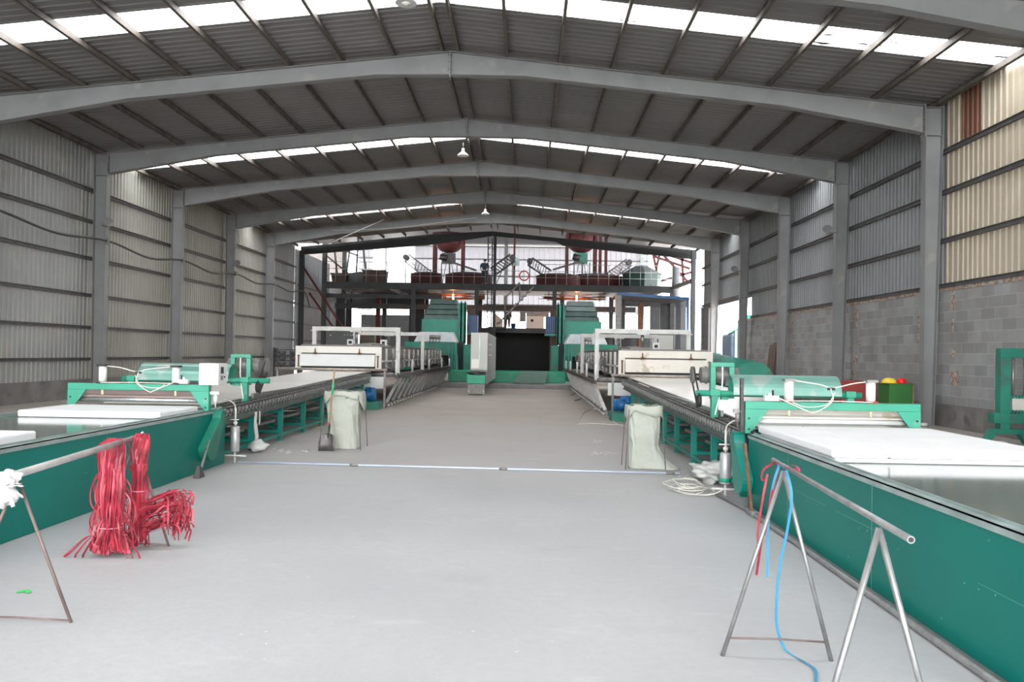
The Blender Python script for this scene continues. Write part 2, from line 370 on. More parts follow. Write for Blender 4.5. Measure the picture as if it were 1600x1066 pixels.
# portal frames
FN = ['nearest the entrance', 'second from the entrance', 'third from the entrance', 'fourth from the entrance', 'fifth from the entrance', 'sixth from the entrance', 'at the far end by the mezzanine']
def column(y, side, i):
    sd_ = 1 if side > 0 else -1
    xo = XR if side > 0 else XL; dep = .42; xi = xo - sd_*dep; zt = rz(xo)
    wallname = 'block wall' if side > 0 else 'long corrugated wall'
    t = thing('steel_column', (xi, y, 0), 'grey steel portal column on the %s, %s' % (wallname, FN[i]), 'column', 'columns on the %s' % wallname)
    xb = xi + sd_*(.24 if side > 0 else .36)
    MB().prism([(xi, 0), (xb, 0), (xo, zt-.7), (xo, zt), (xi, zt)], 'y', y-.006, y+.006).build('web', M['paintgrey'], t)
    MB().box(xi, xi-sd_*.014, y-.13, y+.13, 0, zt).build('inner_flange', M['paintgrey'], t)
    mb = MB(); mb.bar((xb, y, 0), (xo, y, zt-.7), .014, .26, (0, 1, 0)); mb.box(xo, xo+sd_*.014, y-.13, y+.13, zt-.7, zt); mb.build('outer_flange', M['paintgrey'], t)
    mb = MB(); mb.box(xi, xo, y-.12, y+.12, zt-.72, zt-.705); mb.box(xi, xo, y-.13, y+.13, zt-.014, zt); mb.build('stiffener', M['paintgrey'], t)
    MB().box(xi-sd_*.05, xb+sd_*.05, y-.17, y+.17, 0, .02).build('base_plate', M['paintgrey'], t)
def rafter(y, side, i):
    sd_ = 1 if side > 0 else -1
    x1 = (XR-.42 if side > 0 else XL+.42) - sd_*.016; L = abs(x1-XC)
    us = [0, 1.9, L*.70, L]; ds = [.60, .42, .42, .70]
    wallname = 'block wall' if side > 0 else 'long corrugated wall'
    t = thing('roof_rafter', (XC, y, 0), 'grey roof rafter towards the %s, %s' % (wallname, FN[i]), 'rafter', 'rafters towards the %s' % wallname)
    top = [(XC+sd_*u, rz(XC+sd_*u)) for u in us]; bot = [(x, z-d) for (x, z), d in zip(top, ds)]
    for k in range(3):
        if k == 0: mb = MB()
        mb.prism([bot[k], bot[k+1], top[k+1], top[k]], 'y', y-.005, y+.005)
    mb.build('web', M['paintgrey'], t)
    mb = MB(); mb.bar((top[0][0], y, top[0][1]-.008), (top[3][0], y, top[3][1]-.008), .25, .014); mb.build('top_flange', M['paintgrey'], t)
    mb = MB()
    for k in range(3): mb.bar((bot[k][0], y, bot[k][1]), (bot[k+1][0], y, bot[k+1][1]), .25, .014)
    mb.build('bottom_flange', M['paintgrey'], t)
    mb = MB(); mb.box(XC+sd_*.001, XC+sd_*.018, y-.13, y+.13, ZR-.68, ZR-.01); mb.build('end_plate', M['paintgrey'], t); mb = MB(); mb.box(x1-sd_*.02, x1, y-.13, y+.13, rz(x1)-.80, rz(x1)+.02); mb.build('end_plate', M['paintgrey'], t)
    mb = MB()
    for z in (.1, .28, .46, .62):
        for q in (-.08, .08):
            mb.tube([(XC+sd_*.018, y+q, ZR-z), (XC+sd_*.045, y+q, ZR-z)], .014, 6); mb.tube([(x1-sd_*.045, y+q, rz(x1)-z-.08), (x1-sd_*.02, y+q, rz(x1)-z-.08)], .014, 6)
    mb.build('bolt', M['purlin'], t)
for i, y in enumerate(FY):
    for s in (-1, 1):
        if i < 6:
            if not (i == 0 and s < 0): rafter(y, s, i)
            if i > 0 or s > 0: column(y, s, i)

# purlins
def zpurlin(x0, x1, y0, y1, name='roof_purlin'):
    return None
xs = [(-1, XC-.2-.0, 'beside the ridge')] + [(-1, XC-1.45-1.345*k, None) for k in range(8)] + [(-1, XL+.12, 'at the eave')]
xs += [(1, XC+.2, 'beside the ridge')] + [(1, XC+1.45+1.34*k, None) for k in range(8)] + [(1, XR-.12, 'at the eave')]
cnt = {-1: 0, 1: 0}
for s, x, word in xs:
    cnt[s] += 1
    z = rz(x); mb = MB()
    ys = [Y0] + FY[:]; ys[-1] = YE+.5
    mb.box(x-.035, x+.035, Y0, YE+.55, z+.001, z+.016); mb.box(x-.035, x+.035, Y0, YE+.55, z+.145, z+.155); mb.box(x-.035*s, x-.029*s, Y0, YE+.55, z+.001, z+.155)
    sl = 'long corrugated wall' if s < 0 else 'block wall'
    lb_ = 'brown steel purlin %s, on the slope towards the %s' % (word if word else 'number %s down from the ridge' % ORD[cnt[s]-1].replace('first', 'one'), sl)
    lb_ = ('rusty roof purlin %s above the %s' % (word or (ORD[cnt[s]-1]+' down from the ridge'), sl))
    tag(mb.build('roof_purlin', M['purlin']), lb_, 'purlin', 'purlins above the '+sl)
# girts
for k, z in enumerate((1.27, 2.31, 3.37, 4.58, 5.80, 6.83)):
    mb = MB(); mb.box(XL-.14, XL-.07, Y0, 51.2, z-.05, z+.05); mb.box(XL-.07, XL-.0, Y0, 51.2, z+.04, z+.05)
    tag(mb.build('wall_girt', M['girt']), 'dark steel girt along the long corrugated wall, %s row up from the floor' % ORD[k], 'girt', 'girts on the long corrugated wall')
for k, z in enumerate((3.54, 4.68, 5.90, 6.93)):
    mb = MB(); mb.box(XR+.05, XR+.13, Y0, 49.8 if k else 39.0, z-.05, z+.05); mb.box(XR-.0, XR+.05, Y0, 49.8 if k else 39.0, z+.04, z+.05)
    tag(mb.build('wall_girt', M['girt']), 'dark steel girt above the block wall, %s row up from the blocks' % ORD[k], 'girt', 'girts above the block wall')

# ------------------------------------------------------------------ the two board lines
def arc_pts(c, r, a0, a1, n=12):
    return [(c[0]+r*math.cos(a0+(a1-a0)*i/n), c[1]+r*math.sin(a0+(a1-a0)*i/n)) for i in range(n+1)]
def hosepts(pts, n=8):
    """Catmull-Rom through the points"""
    P = [Vector(p) for p in pts]; P = [P[0]*2-P[1]]+P+[P[-1]*2-P[-2]]; out = []
    for i in range(1, len(P)-2):
        for k in range(n):
            t = k/n; a, b, c, d = P[i-1], P[i], P[i+1], P[i+2]
            out.append(.5*((2*b)+(c-a)*t+(2*a-5*b+4*c-d)*t*t+(3*b-a-3*c+d)*t*t*t))
    out.append(P[-2]); return out
def side_words(s): return 'beside the block wall' if s > 0 else 'beside the long corrugated wall'

def conveyor(s, Xi, ye):
    X = lambda u: Xi+s*u
    t = thing('belt_conveyor', (X(1.03), 6, 0), 'x', 'conveyor')
    t['label'] = 'long teal sided belt conveyor running towards the entrance ' + side_words(s)
    mb = MB(); mb.box(X(0), X(.02), .5, ye, 0.005, .80)
    mb.cur = 1
    rr = random.Random(3+s)
    for y in ([3.2, 6.0, 7.9] if s > 0 else [4.2, 8.6]):
        mb.box(X(0)-s*.0015, X(.0), y-.003, y+.003, .02, .79)
    for k in range(34 if s > 0 else 12):
        y = rr.uniform(1.5, ye-.5); z = rr.choice([.15, .42, .42, .42, .7]) + rr.uniform(-.02, .02)
        mb.lathe((X(0), y, z), [(.006, 0), (.006, -s*.003)], 6, 'x')
    if s > 0:
        for (ya_, yb_) in ((3.1, 4.6), (5.9, 6.7), (6.9, 7.7)): mb.box(X(0)-s*.0012, X(.0), ya_, yb_, .448, .451)
    mb.build('side_panel', [M['teal'], mat('scratch_pale_teal', (.10, .30, .26), .5)], t)
    B(X(2.03), X(2.05), .5, ye, 0.005, .82).build('side_panel', M['teal'], t)
    B(X(.06), X(2.0), .5, ye, .78, .80).build('belt', M['belt'], t)
    mb = MB(); mb.box(X(-.012), X(.065), .5, ye, .802, .812); mb.box(X(-.012), X(-.006), .5, ye, .765, .812); mb.box(X(.055), X(.062), .5, ye, .812, .83)
    mb.build('edge_rail', M['edge'], t)
    mb = MB(); mb.box(X(1.99), X(2.06), .5, ye, .80, .835); mb.build('edge_rail', M['edge'], t)
    mb = MB(); mb.box(X(.03), X(2.02), .55, .6, .01, .77); mb.box(X(.03), X(2.02), ye-.05, ye-.02, .01, .7); mb.build('end_panel', M['teal'], t)
    MB().tube([(X(.05), ye-.08, .735), (X(2.0), ye-.08, .735)], .055, 20).build('end_roller', M['steel'], t)
    # teardrop drive guard on the aisle side
    yt, yb = (ye-.47+.05, ye-.78) if s < 0 else (ye+.22, ye-.02)
    zt, zb = (.72, .36)
    a = arc_pts((yt, zt), .09, 0, math.pi, 8); b_ = arc_pts((yb, zb), .20, math.pi, 2*math.pi, 12)
    a = arc_pts((yt, zt), .10, -.2, math.pi+.2, 8); b_ = arc_pts((yb, zb), .22, math.pi+.1, 2*math.pi-.1, 12)
    g = MB().prism(a+b_, 'x', X(-.13), X(-.001)).build('drive_guard', M['dgreen'] if s < 0 else M['tealdark'], t, bevel=.01)
    return t
conveyor(-1, -4.38, 12.0); conveyor(1, 2.5, 9.3)

def slab(name, x0, x1, y0, y1, z0, z1, label):
    o = B(x0, x1, y0, y1, z0, z1).build(name, M['foam'], bevel=.018)
    return tag(o, label, 'foam slab', 'white foam slabs on the belts')
slab('foam_slab', -6.22, -4.46, 10.02, 11.2, .802, .885, 'white foam slab just emerging under the mint press beside the control box')
slab('foam_slab', -6.3, -4.5, 4.4, 7.55, .802, .89, 'white foam slab alone on the dark belt, cut off by the photo edge')
slab('foam_slab', 2.58, 3.06, 7.0, 9.22, .835, .915, 'narrow white foam strip along the aisle edge of the conveyor beside the block wall')
slab('foam_slab', 3.066, 4.46, 7.0, 9.22, .835, .915, 'broad white foam slab under the mint press beside the block wall')
slab('foam_slab', 2.6, 4.42, 6.95, 9.2, .801, .833, 'thin white foam sheet lying under the two slabs beside the block wall')

def press(s, Xi, y):
    X = lambda u: Xi+s*u; w_ = 1.96
    t = thing('pneumatic_press', (X(.98), y, .8), 'mint green portal press ' + ('without control box, over the slabs beside the block wall' if s > 0 else 'with a pale control box standing on its end'), 'press')
    z0, z1 = .812, 1.17
    mb = MB(); mb.box(X(0), X(w_), y-.05, y+.05, z1-.085, z1)
    for u0, u1, dr in ((0, .10, 1), (w_-.10, w_, -1)):
        pass
    mb.build('crossbeam', M['mint'], t, bevel=.004)
    for u, dr in ((0, 1), (w_, -1)):
        mb = MB(); mb.box(X(u), X(u+dr*.06), y-.05, y+.05, z0, z1-.0852)
        mb.prism([(X(u+dr*.0601), z1-.086), (X(u+dr*.26), z1-.086), (X(u+dr*.08), z0+.03), (X(u+dr*.0601), z0+.03)], 'y', y-.05, y-.03)
        mb.build('post', M['mint'], t)
        mb = MB()
        for z in (.86, .98): mb.tube([(X(u+dr*.04), y-.06, z), (X(u+dr*.04), y-.05, z)], .012, 6)
        mb.build('bolt', M['black'], t)
    for u in (.50, 1.42) if s > 0 else (.48, 1.50):
        c = MB().tube([(X(u), y, z1+.02), (X(u), y, z1+.235)], .052, 20).build('air_cylinder', M['white'], t)
        B(X(u-.06), X(u+.06), y-.06, y+.06, z1, z1+.022).build('cylinder_base', M['redbox'] if s > 0 else M['black'], c); B(X(u-.06), X(u+.06), y-.06, y+.06, z1+.235, z1+.262).build('cylinder_cap', M['cabside'] if s > 0 else M['black'], c)
        MB().tube([(X(u), y, z1-.16), (X(u), y, z1-.086)], .016, 10).build('piston_rod', mat('cream_plastic', (.70, .66, .42), .5), c)
    # clamping blade and roller under the beam
    mb = MB(); mb.prism([(y+.03, .98), (y+.16, .99), (y+.28, 1.06), (y+.26, 1.08), (y+.15, 1.02), (y+.03, 1.0)], 'x', X(.12), X(w_-.12))
    mb.build('blade', M['offwhite'] if s > 0 else mat('brown_pink_plate', (.30, .21, .19), .4), t)
    MB().tube([(X(.05), y+.06, .945), (X(w_-.05), y+.06, .945)], .03, 16).build('pressure_roller', M['white'] if s > 0 else M['chrome'], t)
    MB().tube([(X(w_-.02), y+.06, .90), (X(w_+.15), y+.06, .90)], .012, 8).build('shaft_end', M['steel'], t)
    mb = MB(); uv = .30 if s < 0 else .22
    mb.box(X(uv), X(uv+.16), y-.04, y+.03, z1+.01, z1+.07); mb.box(X(uv+.04), X(uv+.07), y-.05, y+.0, z1+.07, z1+.1)
    v = mb.build('valve_block', M['white'], t, bevel=.004)
    MB().tube([(X(uv+.10), y, z1+.07), (X(uv+.10), y, z1+.13)], .012, 8).build('valve_knob', M['black'], v)
    u1, u2 = ((.50, 1.42) if s > 0 else (.48, 1.50)); um = (u1+u2)/2
    mb = MB()
    mb.tube(hosepts([(X(u2-.05), y, z1+.24), (X(um+.25), y-.03, z1+.22), (X(um+.02), y-.02, z1+.165), (X(um-.1), y+.01, z1+.20), (X(u1+.05), y, z1+.245)]), .007, 6)
    mb.tube(hosepts([(X(um), y-.03, z1+.16), (X(um+.0), y-.08, z1+.02), (X(um-.18), y-.09, z1-.10), (X(uv+.45), y-.08, z1-.09), (X(uv+.16), y-.05, z1+.04)]), .007, 6)
    mb.tube(hosepts([(X(um+.05), y-.03, z1+.12), (X(um-.06), y-.07, z1-.02), (X(um-.3), y-.07, z1-.05), (X(uv+.3), y-.07, z1+.0)]), .006, 6)
    mb.tube(hosepts([(X(u2), y-.06, z1+.012), (X(um), y-.06, z1+.02), (X(uv+.2), y-.06, z1+.015)]), .006, 6)
    mb.build('air_hose', M['hose'], t)
    mb = MB(); mb.box(X(um-.03), X(um+.05), y-.03, y+.0, z1+.14, z1+.17); mb.build('hose_junction', M['black'], t)
    mb = MB(); mb.tube([(X(-.07), y+.02, .86), (X(-.07), y+.02, 1.06)], .009, 8); mb.tube([(X(-.07), y+.02, .93), (X(-.07), y+.02, 1.03)], .028, 12); mb.box(X(-.12), X(-.0), y, y+.03, 1.04, 1.08); mb.build('air_regulator', M['midmetal'] if s > 0 else M['white'], t)
    if s > 0:
        B(X(-.05), X(-.015), y-.03, y+.02, .83, 1.43).build('upright_strip', M['darkmetal'], t)
    return t
press(-1, -4.36, 11.35); press(1, 2.48, 9.42)
t = thing('control_box', (-4.34, 11.35, 1.172), 'pale grey electrical control box standing on the end of the mint press', 'control box')
B(-4.47, -4.20, 11.22, 11.55, 1.172, 1.47).build('housing', M['white'], t, bevel=.006)
mb = MB(); mb.box(-4.198, -4.194, 11.3, 11.40, 1.33, 1.42); mb.box(-4.198, -4.192, 11.42, 11.46, 1.27, 1.29); mb.build('switch', M['black'], t)
B(-4.198, -4.195, 11.3, 11.38, 1.24, 1.30).build('nameplate', M['midmetal'], t)

def hood_roller(s, Xi, y):
    X = lambda u: Xi+s*u
    t = thing('roller_guard', (X(1.0), y, .82), 'mint spindle roller with curved metal guard '+side_words(s), 'roller')
    z = 1.17
    MB().tube([(X(-.32) if s < 0 else X(-.18), y, z), (X(2.05), y, z)], .042, 16).build('spindle', M['mint'], t)
    n = 14; pts = arc_pts((y+.05, z+.02), .24, R(185), R(20), n)
    mb = MB()
    if True:
        poly = pts + [(p[0]+.0, p[1]-.006) for p in pts[::-1]]
        for k in range(n): mb.hexa([(X(.28), pts[k][0], pts[k][1]-.008), (X(1.72), pts[k][0], pts[k][1]-.008), (X(1.72), pts[k+1][0], pts[k+1][1]-.008), (X(.28), pts[k+1][0], pts[k+1][1]-.008), (X(.28), *pts[k]), (X(1.72), *pts[k]), (X(1.72), *pts[k+1]), (X(.28), *pts[k+1])])
    for k in range(len(mb.sm)): mb.sm[k] = False
    mb.build('curved_guard', M['guard'], t)
    for u in (.02, 1.85):
        mb = MB(); mb.box(X(u), X(u+.09), y-.045, y+.045, .84, z-.03); mb.box(X(u-.02), X(u+.11), y-.06, y+.06, z-.03, z+.055); mb.build('bearing_bracket', M['mint'], t, bevel=.004)
    # motor stand: open rectangular frame over the bracket
    u0 = .06; mf = MB(); yy = y+.25
    mf.box(X(u0), X(u0+.07), yy-.04, yy+.04, z-.03, z+.36); mf.box(X(u0+.26), X(u0+.33), yy-.04, yy+.04, z-.03, z+.36); mf.box(X(u0), X(u0+.33), yy-.04, yy+.04, z+.361, z+.42)
    mf.box(X(u0+.0), X(u0+.33), yy-.04, yy+.04, z-.08, z-.031); mf.box(X(u0+.1), X(u0+.2), yy-.25, yy-.041, z-.085, z-.045)
    mf.build('motor_stand', M['mint'], t, bevel=.004)
    mo = MB().tube([(X(u0-.10), yy+.16, z+.24), (X(u0+.42), yy+.16, z+.24)], .11, 20).build('motor', M['midmetal'], t)
    mb = MB()
    for k in range(6): mb.tube([(X(u0-.03+.07*k), yy+.16, z+.24), (X(u0-.02+.07*k), yy+.16, z+.24)], .125, 20)
    mb.build('cooling_fins', M['steel'], mo)
    mb = MB(); mb.tube([(X(-.17), yy+.15, z+.24), (X(-.13), yy+.15, z+.24)], .12, 18); mb.build('pulley', M['midmetal'], t)
    mb = MB(); mb.bar((X(-.15), yy+.10, z+.34), (X(-.15), yy-.30, z-.02), .03, .015, (1, 0, 0)); mb.bar((X(-.15), yy+.22, z+.18), (X(-.15), yy-.2, z-.2), .03, .015, (1, 0, 0)); mb.tube([(X(-.17), y, z-.10), (X(-.12), y, z-.10)], .09, 16)
    mb.build('drive_belt', M['black'], t)
    MB().tube(hosepts([(X(u0+.16), yy-.05, z+.36), (X(u0+.15), yy-.08, z+.1), (X(u0+.05), yy-.3, z-.1), (X(u0-.02), yy-.42, z-.28)]), .012, 6).build('cable', M['white'], t)
    MB().box(X(.0), X(2.0), y-.09, y+.4, .80, .812) if False else None
    return t
hood_roller(-1, -4.42, 13.15); hood_roller(1, 2.5, 11.3)

def table(s, Xi, y0, y1, legs):
    X = lambda u: Xi+s*u
    t = thing('chain_conveyor_table', (X(1.0), y0, 0), 'teal legged chain conveyor table feeding the oven '+side_words(s), 'conveyor table')
    zt = lambda y: .76+.018*(y-y0)
    za, zb = zt(y0), zt(y1)
    for u in (.02, 1.9):
        mb = MB(); mb.bar((X(u+.04), y0, za-.03), (X(u+.04), y1, zb-.03), .10, .15); mb.build('side_channel', mat('black_channel', (.025, .024, .023), .5, .2, .3, 8), t)
        mb = MB(); mb.bar((X(u+.04), y0, za-.15), (X(u+.04), y1, zb-.15), .09, .085); mb.bar((X(u-.02), y0, za-.19), (X(u-.02), y1, zb-.19), .05, .010); mb.build('lower_channel', mat('grey_green_channel', (.11, .14, .13), .5, .1, .3, 5), t)
    # chain links on the aisle side: open U brackets carrying rollers
    mb = MB(); n = int((y1-y0)/.17)
    for k in range(n):
        y = y0+.06+k*.17; z = zt(y)-.03; f_ = -.03; p = [(X(f_), y-.05, z+.05), (X(f_-.015), y-.05, z-.01), (X(f_-.02), y-.03, z-.045), (X(f_-.02), y+.03, z-.045), (X(f_-.015), y+.05, z-.01), (X(f_), y+.05, z+.05)]
        mb.tube(p, .0115, 5); mb.tube([(X(f_-.015), y+.085, z+.01), (X(.0), y+.085, z+.01)], .022, 7)
    mb.build('chain', M['steel'], t)
    mb = MB(); mb.bar((X(-.035), y0, za+.045), (X(-.035), y1, zb+.045), .02, .012); mb.build('chain_rail', M['midmetal'], t)
    mb = MB(); n = int((y1-y0)/.22)
    for k in range(n):
        y = y0+.05+k*.22; mb.box(X(-.0), X(.12), y, y+.12, zt(y)+.045, zt(y)+.065)
    mb.build('slat_strip', M['darkmetal'], t)
    MB().hexa([(X(.20), y0+.1, za+.055), (X(1.86), y0+.1, za+.055), (X(1.86), y1+1.2, zb+.075), (X(.20), y1+1.2, zb+.075), (X(.20), y0+.1, za+.075), (X(1.86), y0+.1, za+.075), (X(1.86), y1+1.2, zb+.095), (X(.20), y1+1.2, zb+.095)]).build('support_bed', M['midmetal'], t)
    if True:
        ya = y0+(1.6 if s < 0 else 1.6)
        B(X(.12), X(.16), ya+.2, ya+4.2, zt(ya)+.06, zt(ya)+.14).build('guide_fence', M['edge'] if s > 0 else M['midmetal'], t)
    for y in legs:
        mb = MB(); mb.box(X(.02), X(.10), y-.04, y+.04, 0, zt(y)-.10); mb.build('leg', M['tealdark'], t)
        mb = MB(); mb.box(X(1.88), X(1.96), y-.04, y+.04, 0, zt(y)-.10); mb.build('leg', M['tealdark'], t)
        mb = MB(); mb.box(X(.10), X(1.88), y-.02, y+.02, .14, .19); mb.box(X(.10), X(1.88), y-.02, y+.02, zt(y)-.32, zt(y)-.27); mb.build('crossbar', M['tealdark'], t)
    mb = MB()
    for u in (.05, 1.92): mb.box(X(u-.02), X(u+.02), legs[0]-.5, legs[-1], .09, .14)
    mb.build('bottom_rail', M['tealdark'], t)
    mb = MB()
    for a, b_ in zip(legs[:-1], legs[1:]):
        mb.bar((X(.1), a, .2), (X(1.88), b_, .55), .03, .03); mb.bar((X(1.0), a, .35), (X(1.0), b_, .35), .05, .05)
    mb.build('diagonal_brace', M['tealdark'], t)
    mb = MB()
    for k in range(6): y = y0+1+k*1.7; mb.box(X(.3), X(1.7), y, y+.9, .28+.02*k, .33+.02*k)
    mb.tube([(X(.5), y0+.3, .42), (X(.5), y1-.5, .52)], .045, 10)
    mb.build('return_tray', M['midmetal'], t)
    return t
legsL = [12.15, 13.6, 15.2, 16.75, 18.3, 19.8, 21.3, 22.8]
legsR = [10.0, 11.57, 12.95, 14.4, 15.7, 17.2, 18.7, 20.4]
table(-1, -4.46, 12.05, 23.6, legsL); table(1, 2.57, 9.65, 21.9, legsR)
for s, Xi, y0, y1 in ((-1, -4.46, 12.05, 23.6), (1, 2.57, 9.65, 21.9)):
    X = lambda u: Xi+s*u; za = .76+.076; zb = .76+.018*(y1-y0)+.096
    o = MB().hexa([(X(.22), y0+.2, za), (X(1.84), y0+.2, za), (X(1.84), y1+1.25, zb), (X(.22), y1+1.25, zb), (X(.22), y0+.2, za+.012), (X(1.84), y0+.2, za+.012), (X(1.84), y1+1.25, zb+.012), (X(.22), y1+1.25, zb+.012)]).build('moulded_board', M['board'])
    tag(o, 'cream board sheet riding on the chain table into the oven '+side_words(s), 'board', 'cream boards')

def oven(s, Xi, y0, y1, pe):
    """pe = x of the platform edge on the aisle side"""
    X = lambda u: Xi+s*u; pu = (pe-Xi)*s; wd = 2.6
    who = side_words(s)
    t = thing('drying_oven', (X(1.3), y0, 0), 'drying oven with white end hood and truss platform '+who, 'oven')
    zt = 1.80; zb = 1.12
    f = MB(); f.box(X(0), X(wd), y0, y0+.10, zt-.20, zt); f.box(X(0), X(.18), y0, y0+.10, zb, zt-.20); f.box(X(wd-.18), X(wd), y0, y0+.10, zb, zt-.20)
    f.build('end_frame', M['offwhite'] if s > 0 else mat('cream_white_plate', (.76, .73, .67), .5, 0, .06, 1.2, (.55, .42, .28), .64), t, bevel=.006)
    h = MB().hexa([(X(.18), y0-.22, zb+.085), (X(wd-.18), y0-.22, zb+.085), (X(wd-.18), y0+.05, zb+.085), (X(.18), y0+.05, zb+.085), (X(.18), y0-.06, zt-.24), (X(wd-.18), y0-.06, zt-.24), (X(wd-.18), y0+.05, zt-.24), (X(.18), y0+.05, zt-.24)])
    h = h.build('end_hood', M['offwhite'] if s > 0 else M['white'], t, bevel=.006)
    mb = MB()
    for u in (.65, wd-.62): mb.lathe((X(u), y0-.10, zt-.20), [(.045, -.04), (.05, 0), (.02, .03), (.012, .14)], 10)
    mb.build('hood_lug', M['rust'], h)
    B(X(.19), X(wd-.19), y0-.04, y0+.02, zb-.04, zb+.08).build('slot_shade_plate', M['black'], t)  # black plate stands for the shade inside the slot
    for u in (.1, wd-.1):
        mb = MB(); mb.tube([(X(u), y0-.03, zb+.05), (X(u), y0-.03, zt-.28)], .018, 8); mb.box(X(u-.03), X(u+.03), y0-.05, y0-.005, zb+.38, zb+.41); mb.build('adjuster', M['rust'], t)
    MB().box(X(.03), X(wd-.03), y0+.10, y1, zt-.68, zt-.02).build('chamber', M['taupe'], t)
    # ribs on the aisle side
    y = y0+.9; k = 0
    while y < y1:
        B(X(-.03), X(.029), y-.04, y+.04, zb, zt-.04).build('side_post', M['dirtywhite'], t); y += 1.25; k += 1
    mb = MB(); mb.box(X(-.035), X(.03), y0+.1, y1, zb+.22, zb+.27); mb.build('side_rail', M['dirtywhite'], t)
    rr = random.Random(11+s)
    for k in range(44):
        y = rr.uniform(y0+.4, y1-.5); z = rr.uniform(zb+.02, zb+.42)
        MB().tube(hosepts([(X(-.04), y, z), (X(-.10), y+rr.uniform(-.2, .2), z-.12), (X(-.16), y+rr.uniform(-.3, .3), z+rr.uniform(-.1, .2)), (X(-.05), y+rr.uniform(-.3, .3), z+rr.uniform(0, .3))], 4), .012, 5).build('fuel_hose', M['midmetal'], t)
    mb = MB()
    for (a, b_) in ((.25, 2.4), (3.2, 8.0), (8.4, y1-y0-.3)):
        mb.box(X(.1), X(wd-.1), y0+a, y0+b_, zt, zt+.05)
    mb.hexa([(X(.35), y0+.25, zt+.05), (X(.95), y0+.25, zt+.05), (X(.95), y0+3.3, zt+.05), (X(.35), y0+3.3, zt+.05), (X(.35), y0+.25, zt+.09), (X(.9), y0+.25, zt+.09), (X(.9), y0+3.3, zt+.16), (X(.35), y0+3.3, zt+.12)])
    mb.build('roof_plate', mat('grey_brown_plate', (.20, .185, .165), .5, 0, .15, 2), t)
    # platform: rail at the edge, deck, struts, floor chord
    mb = MB(); mb.box(pe, X(.6), y0+.3, y1, .90, .94); mb.build('deck', M['midmetal'], t)
    mb = MB(); mb.box(pe-s*.05, pe+s*.03, y0-.05, y1, .86, .96); mb.box(pe+s*.05, pe+s*.14, y0+.1, y1, .93, 1.0); mb.box(pe-s*.07, pe+s*.0, y0-.05, y1, .955, .975); mb.build('edge_rail', mat('brown_greasy_rail', (.075, .058, .048), .5, .2, .4, 10), t)
    ux = pe+s*.30
    mb = MB(); mb.box(ux-s*.05, ux+s*.05, y0-.1, y1, .02, .12); mb.build('floor_chord', M['midmetal'], t)
    y = y0+.1
    while y < y1-1:
        mb = MB(); mb.bar((ux, y, .12), (pe+s*.03, y+.75, .87), .09, .06, (0, 1, 0)); mb.build('strut', M['dirtywhite'] if s > 0 else mat('grey_strut', (.36, .35, .33), .5, .1, .15, 4), t); y += 1.15
    mb = MB(); y = y0
    while y < y1: mb.lathe((ux-s*.07, y, .05), [(.035, -.03), (.035, .03)], 8, 'x'); y += .62
    mb.build('chord_bolt', M['dirtywhite'], t)
    B(pe+s*.35, X(.5), y0+.0, y0+.06, .55, .90).build('end_sheet', M['white'], t)
    for (dy, zz) in ((.1, 1.42), (3.6, 1.40), (8.5, 1.38), (13.5, 1.36), (17.2, 1.36)):
        o = MB().tube([(pe+s*.02, y0+dy, .96), (pe+s*.02, y0+dy, zz)], .035, 10).build('guard_post', M['white'], t)
    MB().tube([(pe+s*.1, y0+.15, .98), (X(.3), y0+.15, .98)], .06, 12).build('idler_tube', M['midmetal'], t)
    # long round bar in front of the mouth
    MB().tube([(X(-.25), y0-.5, zb+.0), (X(wd+.45), y0-.5, zb+.0)], .035, 12).build('front_bar', mat('worn_bar', (.42, .36, .31), .4, .4, .2, 6), t)
    mb = MB()
    for u in (-.2, wd+.38): mb.box(X(u-.03), X(u+.03), y0-.53, y0-.47, 0, zb-.03)
    mb.build('bar_stand', M['midmetal'], t)
    # gantries
    for k, yg in enumerate((y0+.9, y0+7.0)):
        xa, xb = (pe-s*.0+ (.28 if s < 0 else .1), X(2.05)) if False else (pe+s*.10, pe+s*2.72)
        zg = 2.42
        g = MB().box(xa-s*.06, xb+s*.06, yg-.09, yg+.09, zg-.13, zg).build('lifting_gantry', M['dirtywhite'], t, bevel=.006)
        for x, zz in ((xa, .94), (xb, 1.78)):
            mb = MB(); mb.box(x-.06, x+.06, yg-.06, yg+.06, zz, zg-.14); mb.box(x-.10, x+.10, yg-.1, yg+.1, zg-.145, zg-.12); mb.build('gantry_post', M['dirtywhite'], g)
        xm = (xa+xb)/2; mb = MB(); mb.tube([(xm, yg, zt+.05), (xm, yg, zg-.13)], .035, 10); mb.tube([(xm, yg, zt+.2), (xm, yg, zt+.45)], .05, 10); mb.box(xm-.18, xm+.18, yg-.1, yg+.1, zg-.16, zg-.13); mb.build('lifting_screw', M['steel'], g)
    # small gear box on the roof
    mb = MB(); mb.box(X(1.15), X(1.35), y0+1.4, y0+1.6, zt+.05, zt+.24); mb.cur = 1; mb.box(X(1.20), X(1.30), y0+1.39, y0+1.40, zt+.1, zt+.19); mb.build('roof_box', [M['white'], M['black']], t)
    if s < 0:
        mb = MB(); mb.box(X(.3), X(.5), y0+2.6, y0+2.8, zt+.05, zt+.26); mb.cur = 1; mb.box(X(.35), X(.45), y0+2.59, y0+2.6, zt+.1, zt+.2); mb.build('roof_box', [M['white'], M['black']], t)
    return t
oven(-1, -4.36, 24.8, 42.8, -3.9); oven(1, 2.55, 22.9, 41.0, 1.92)

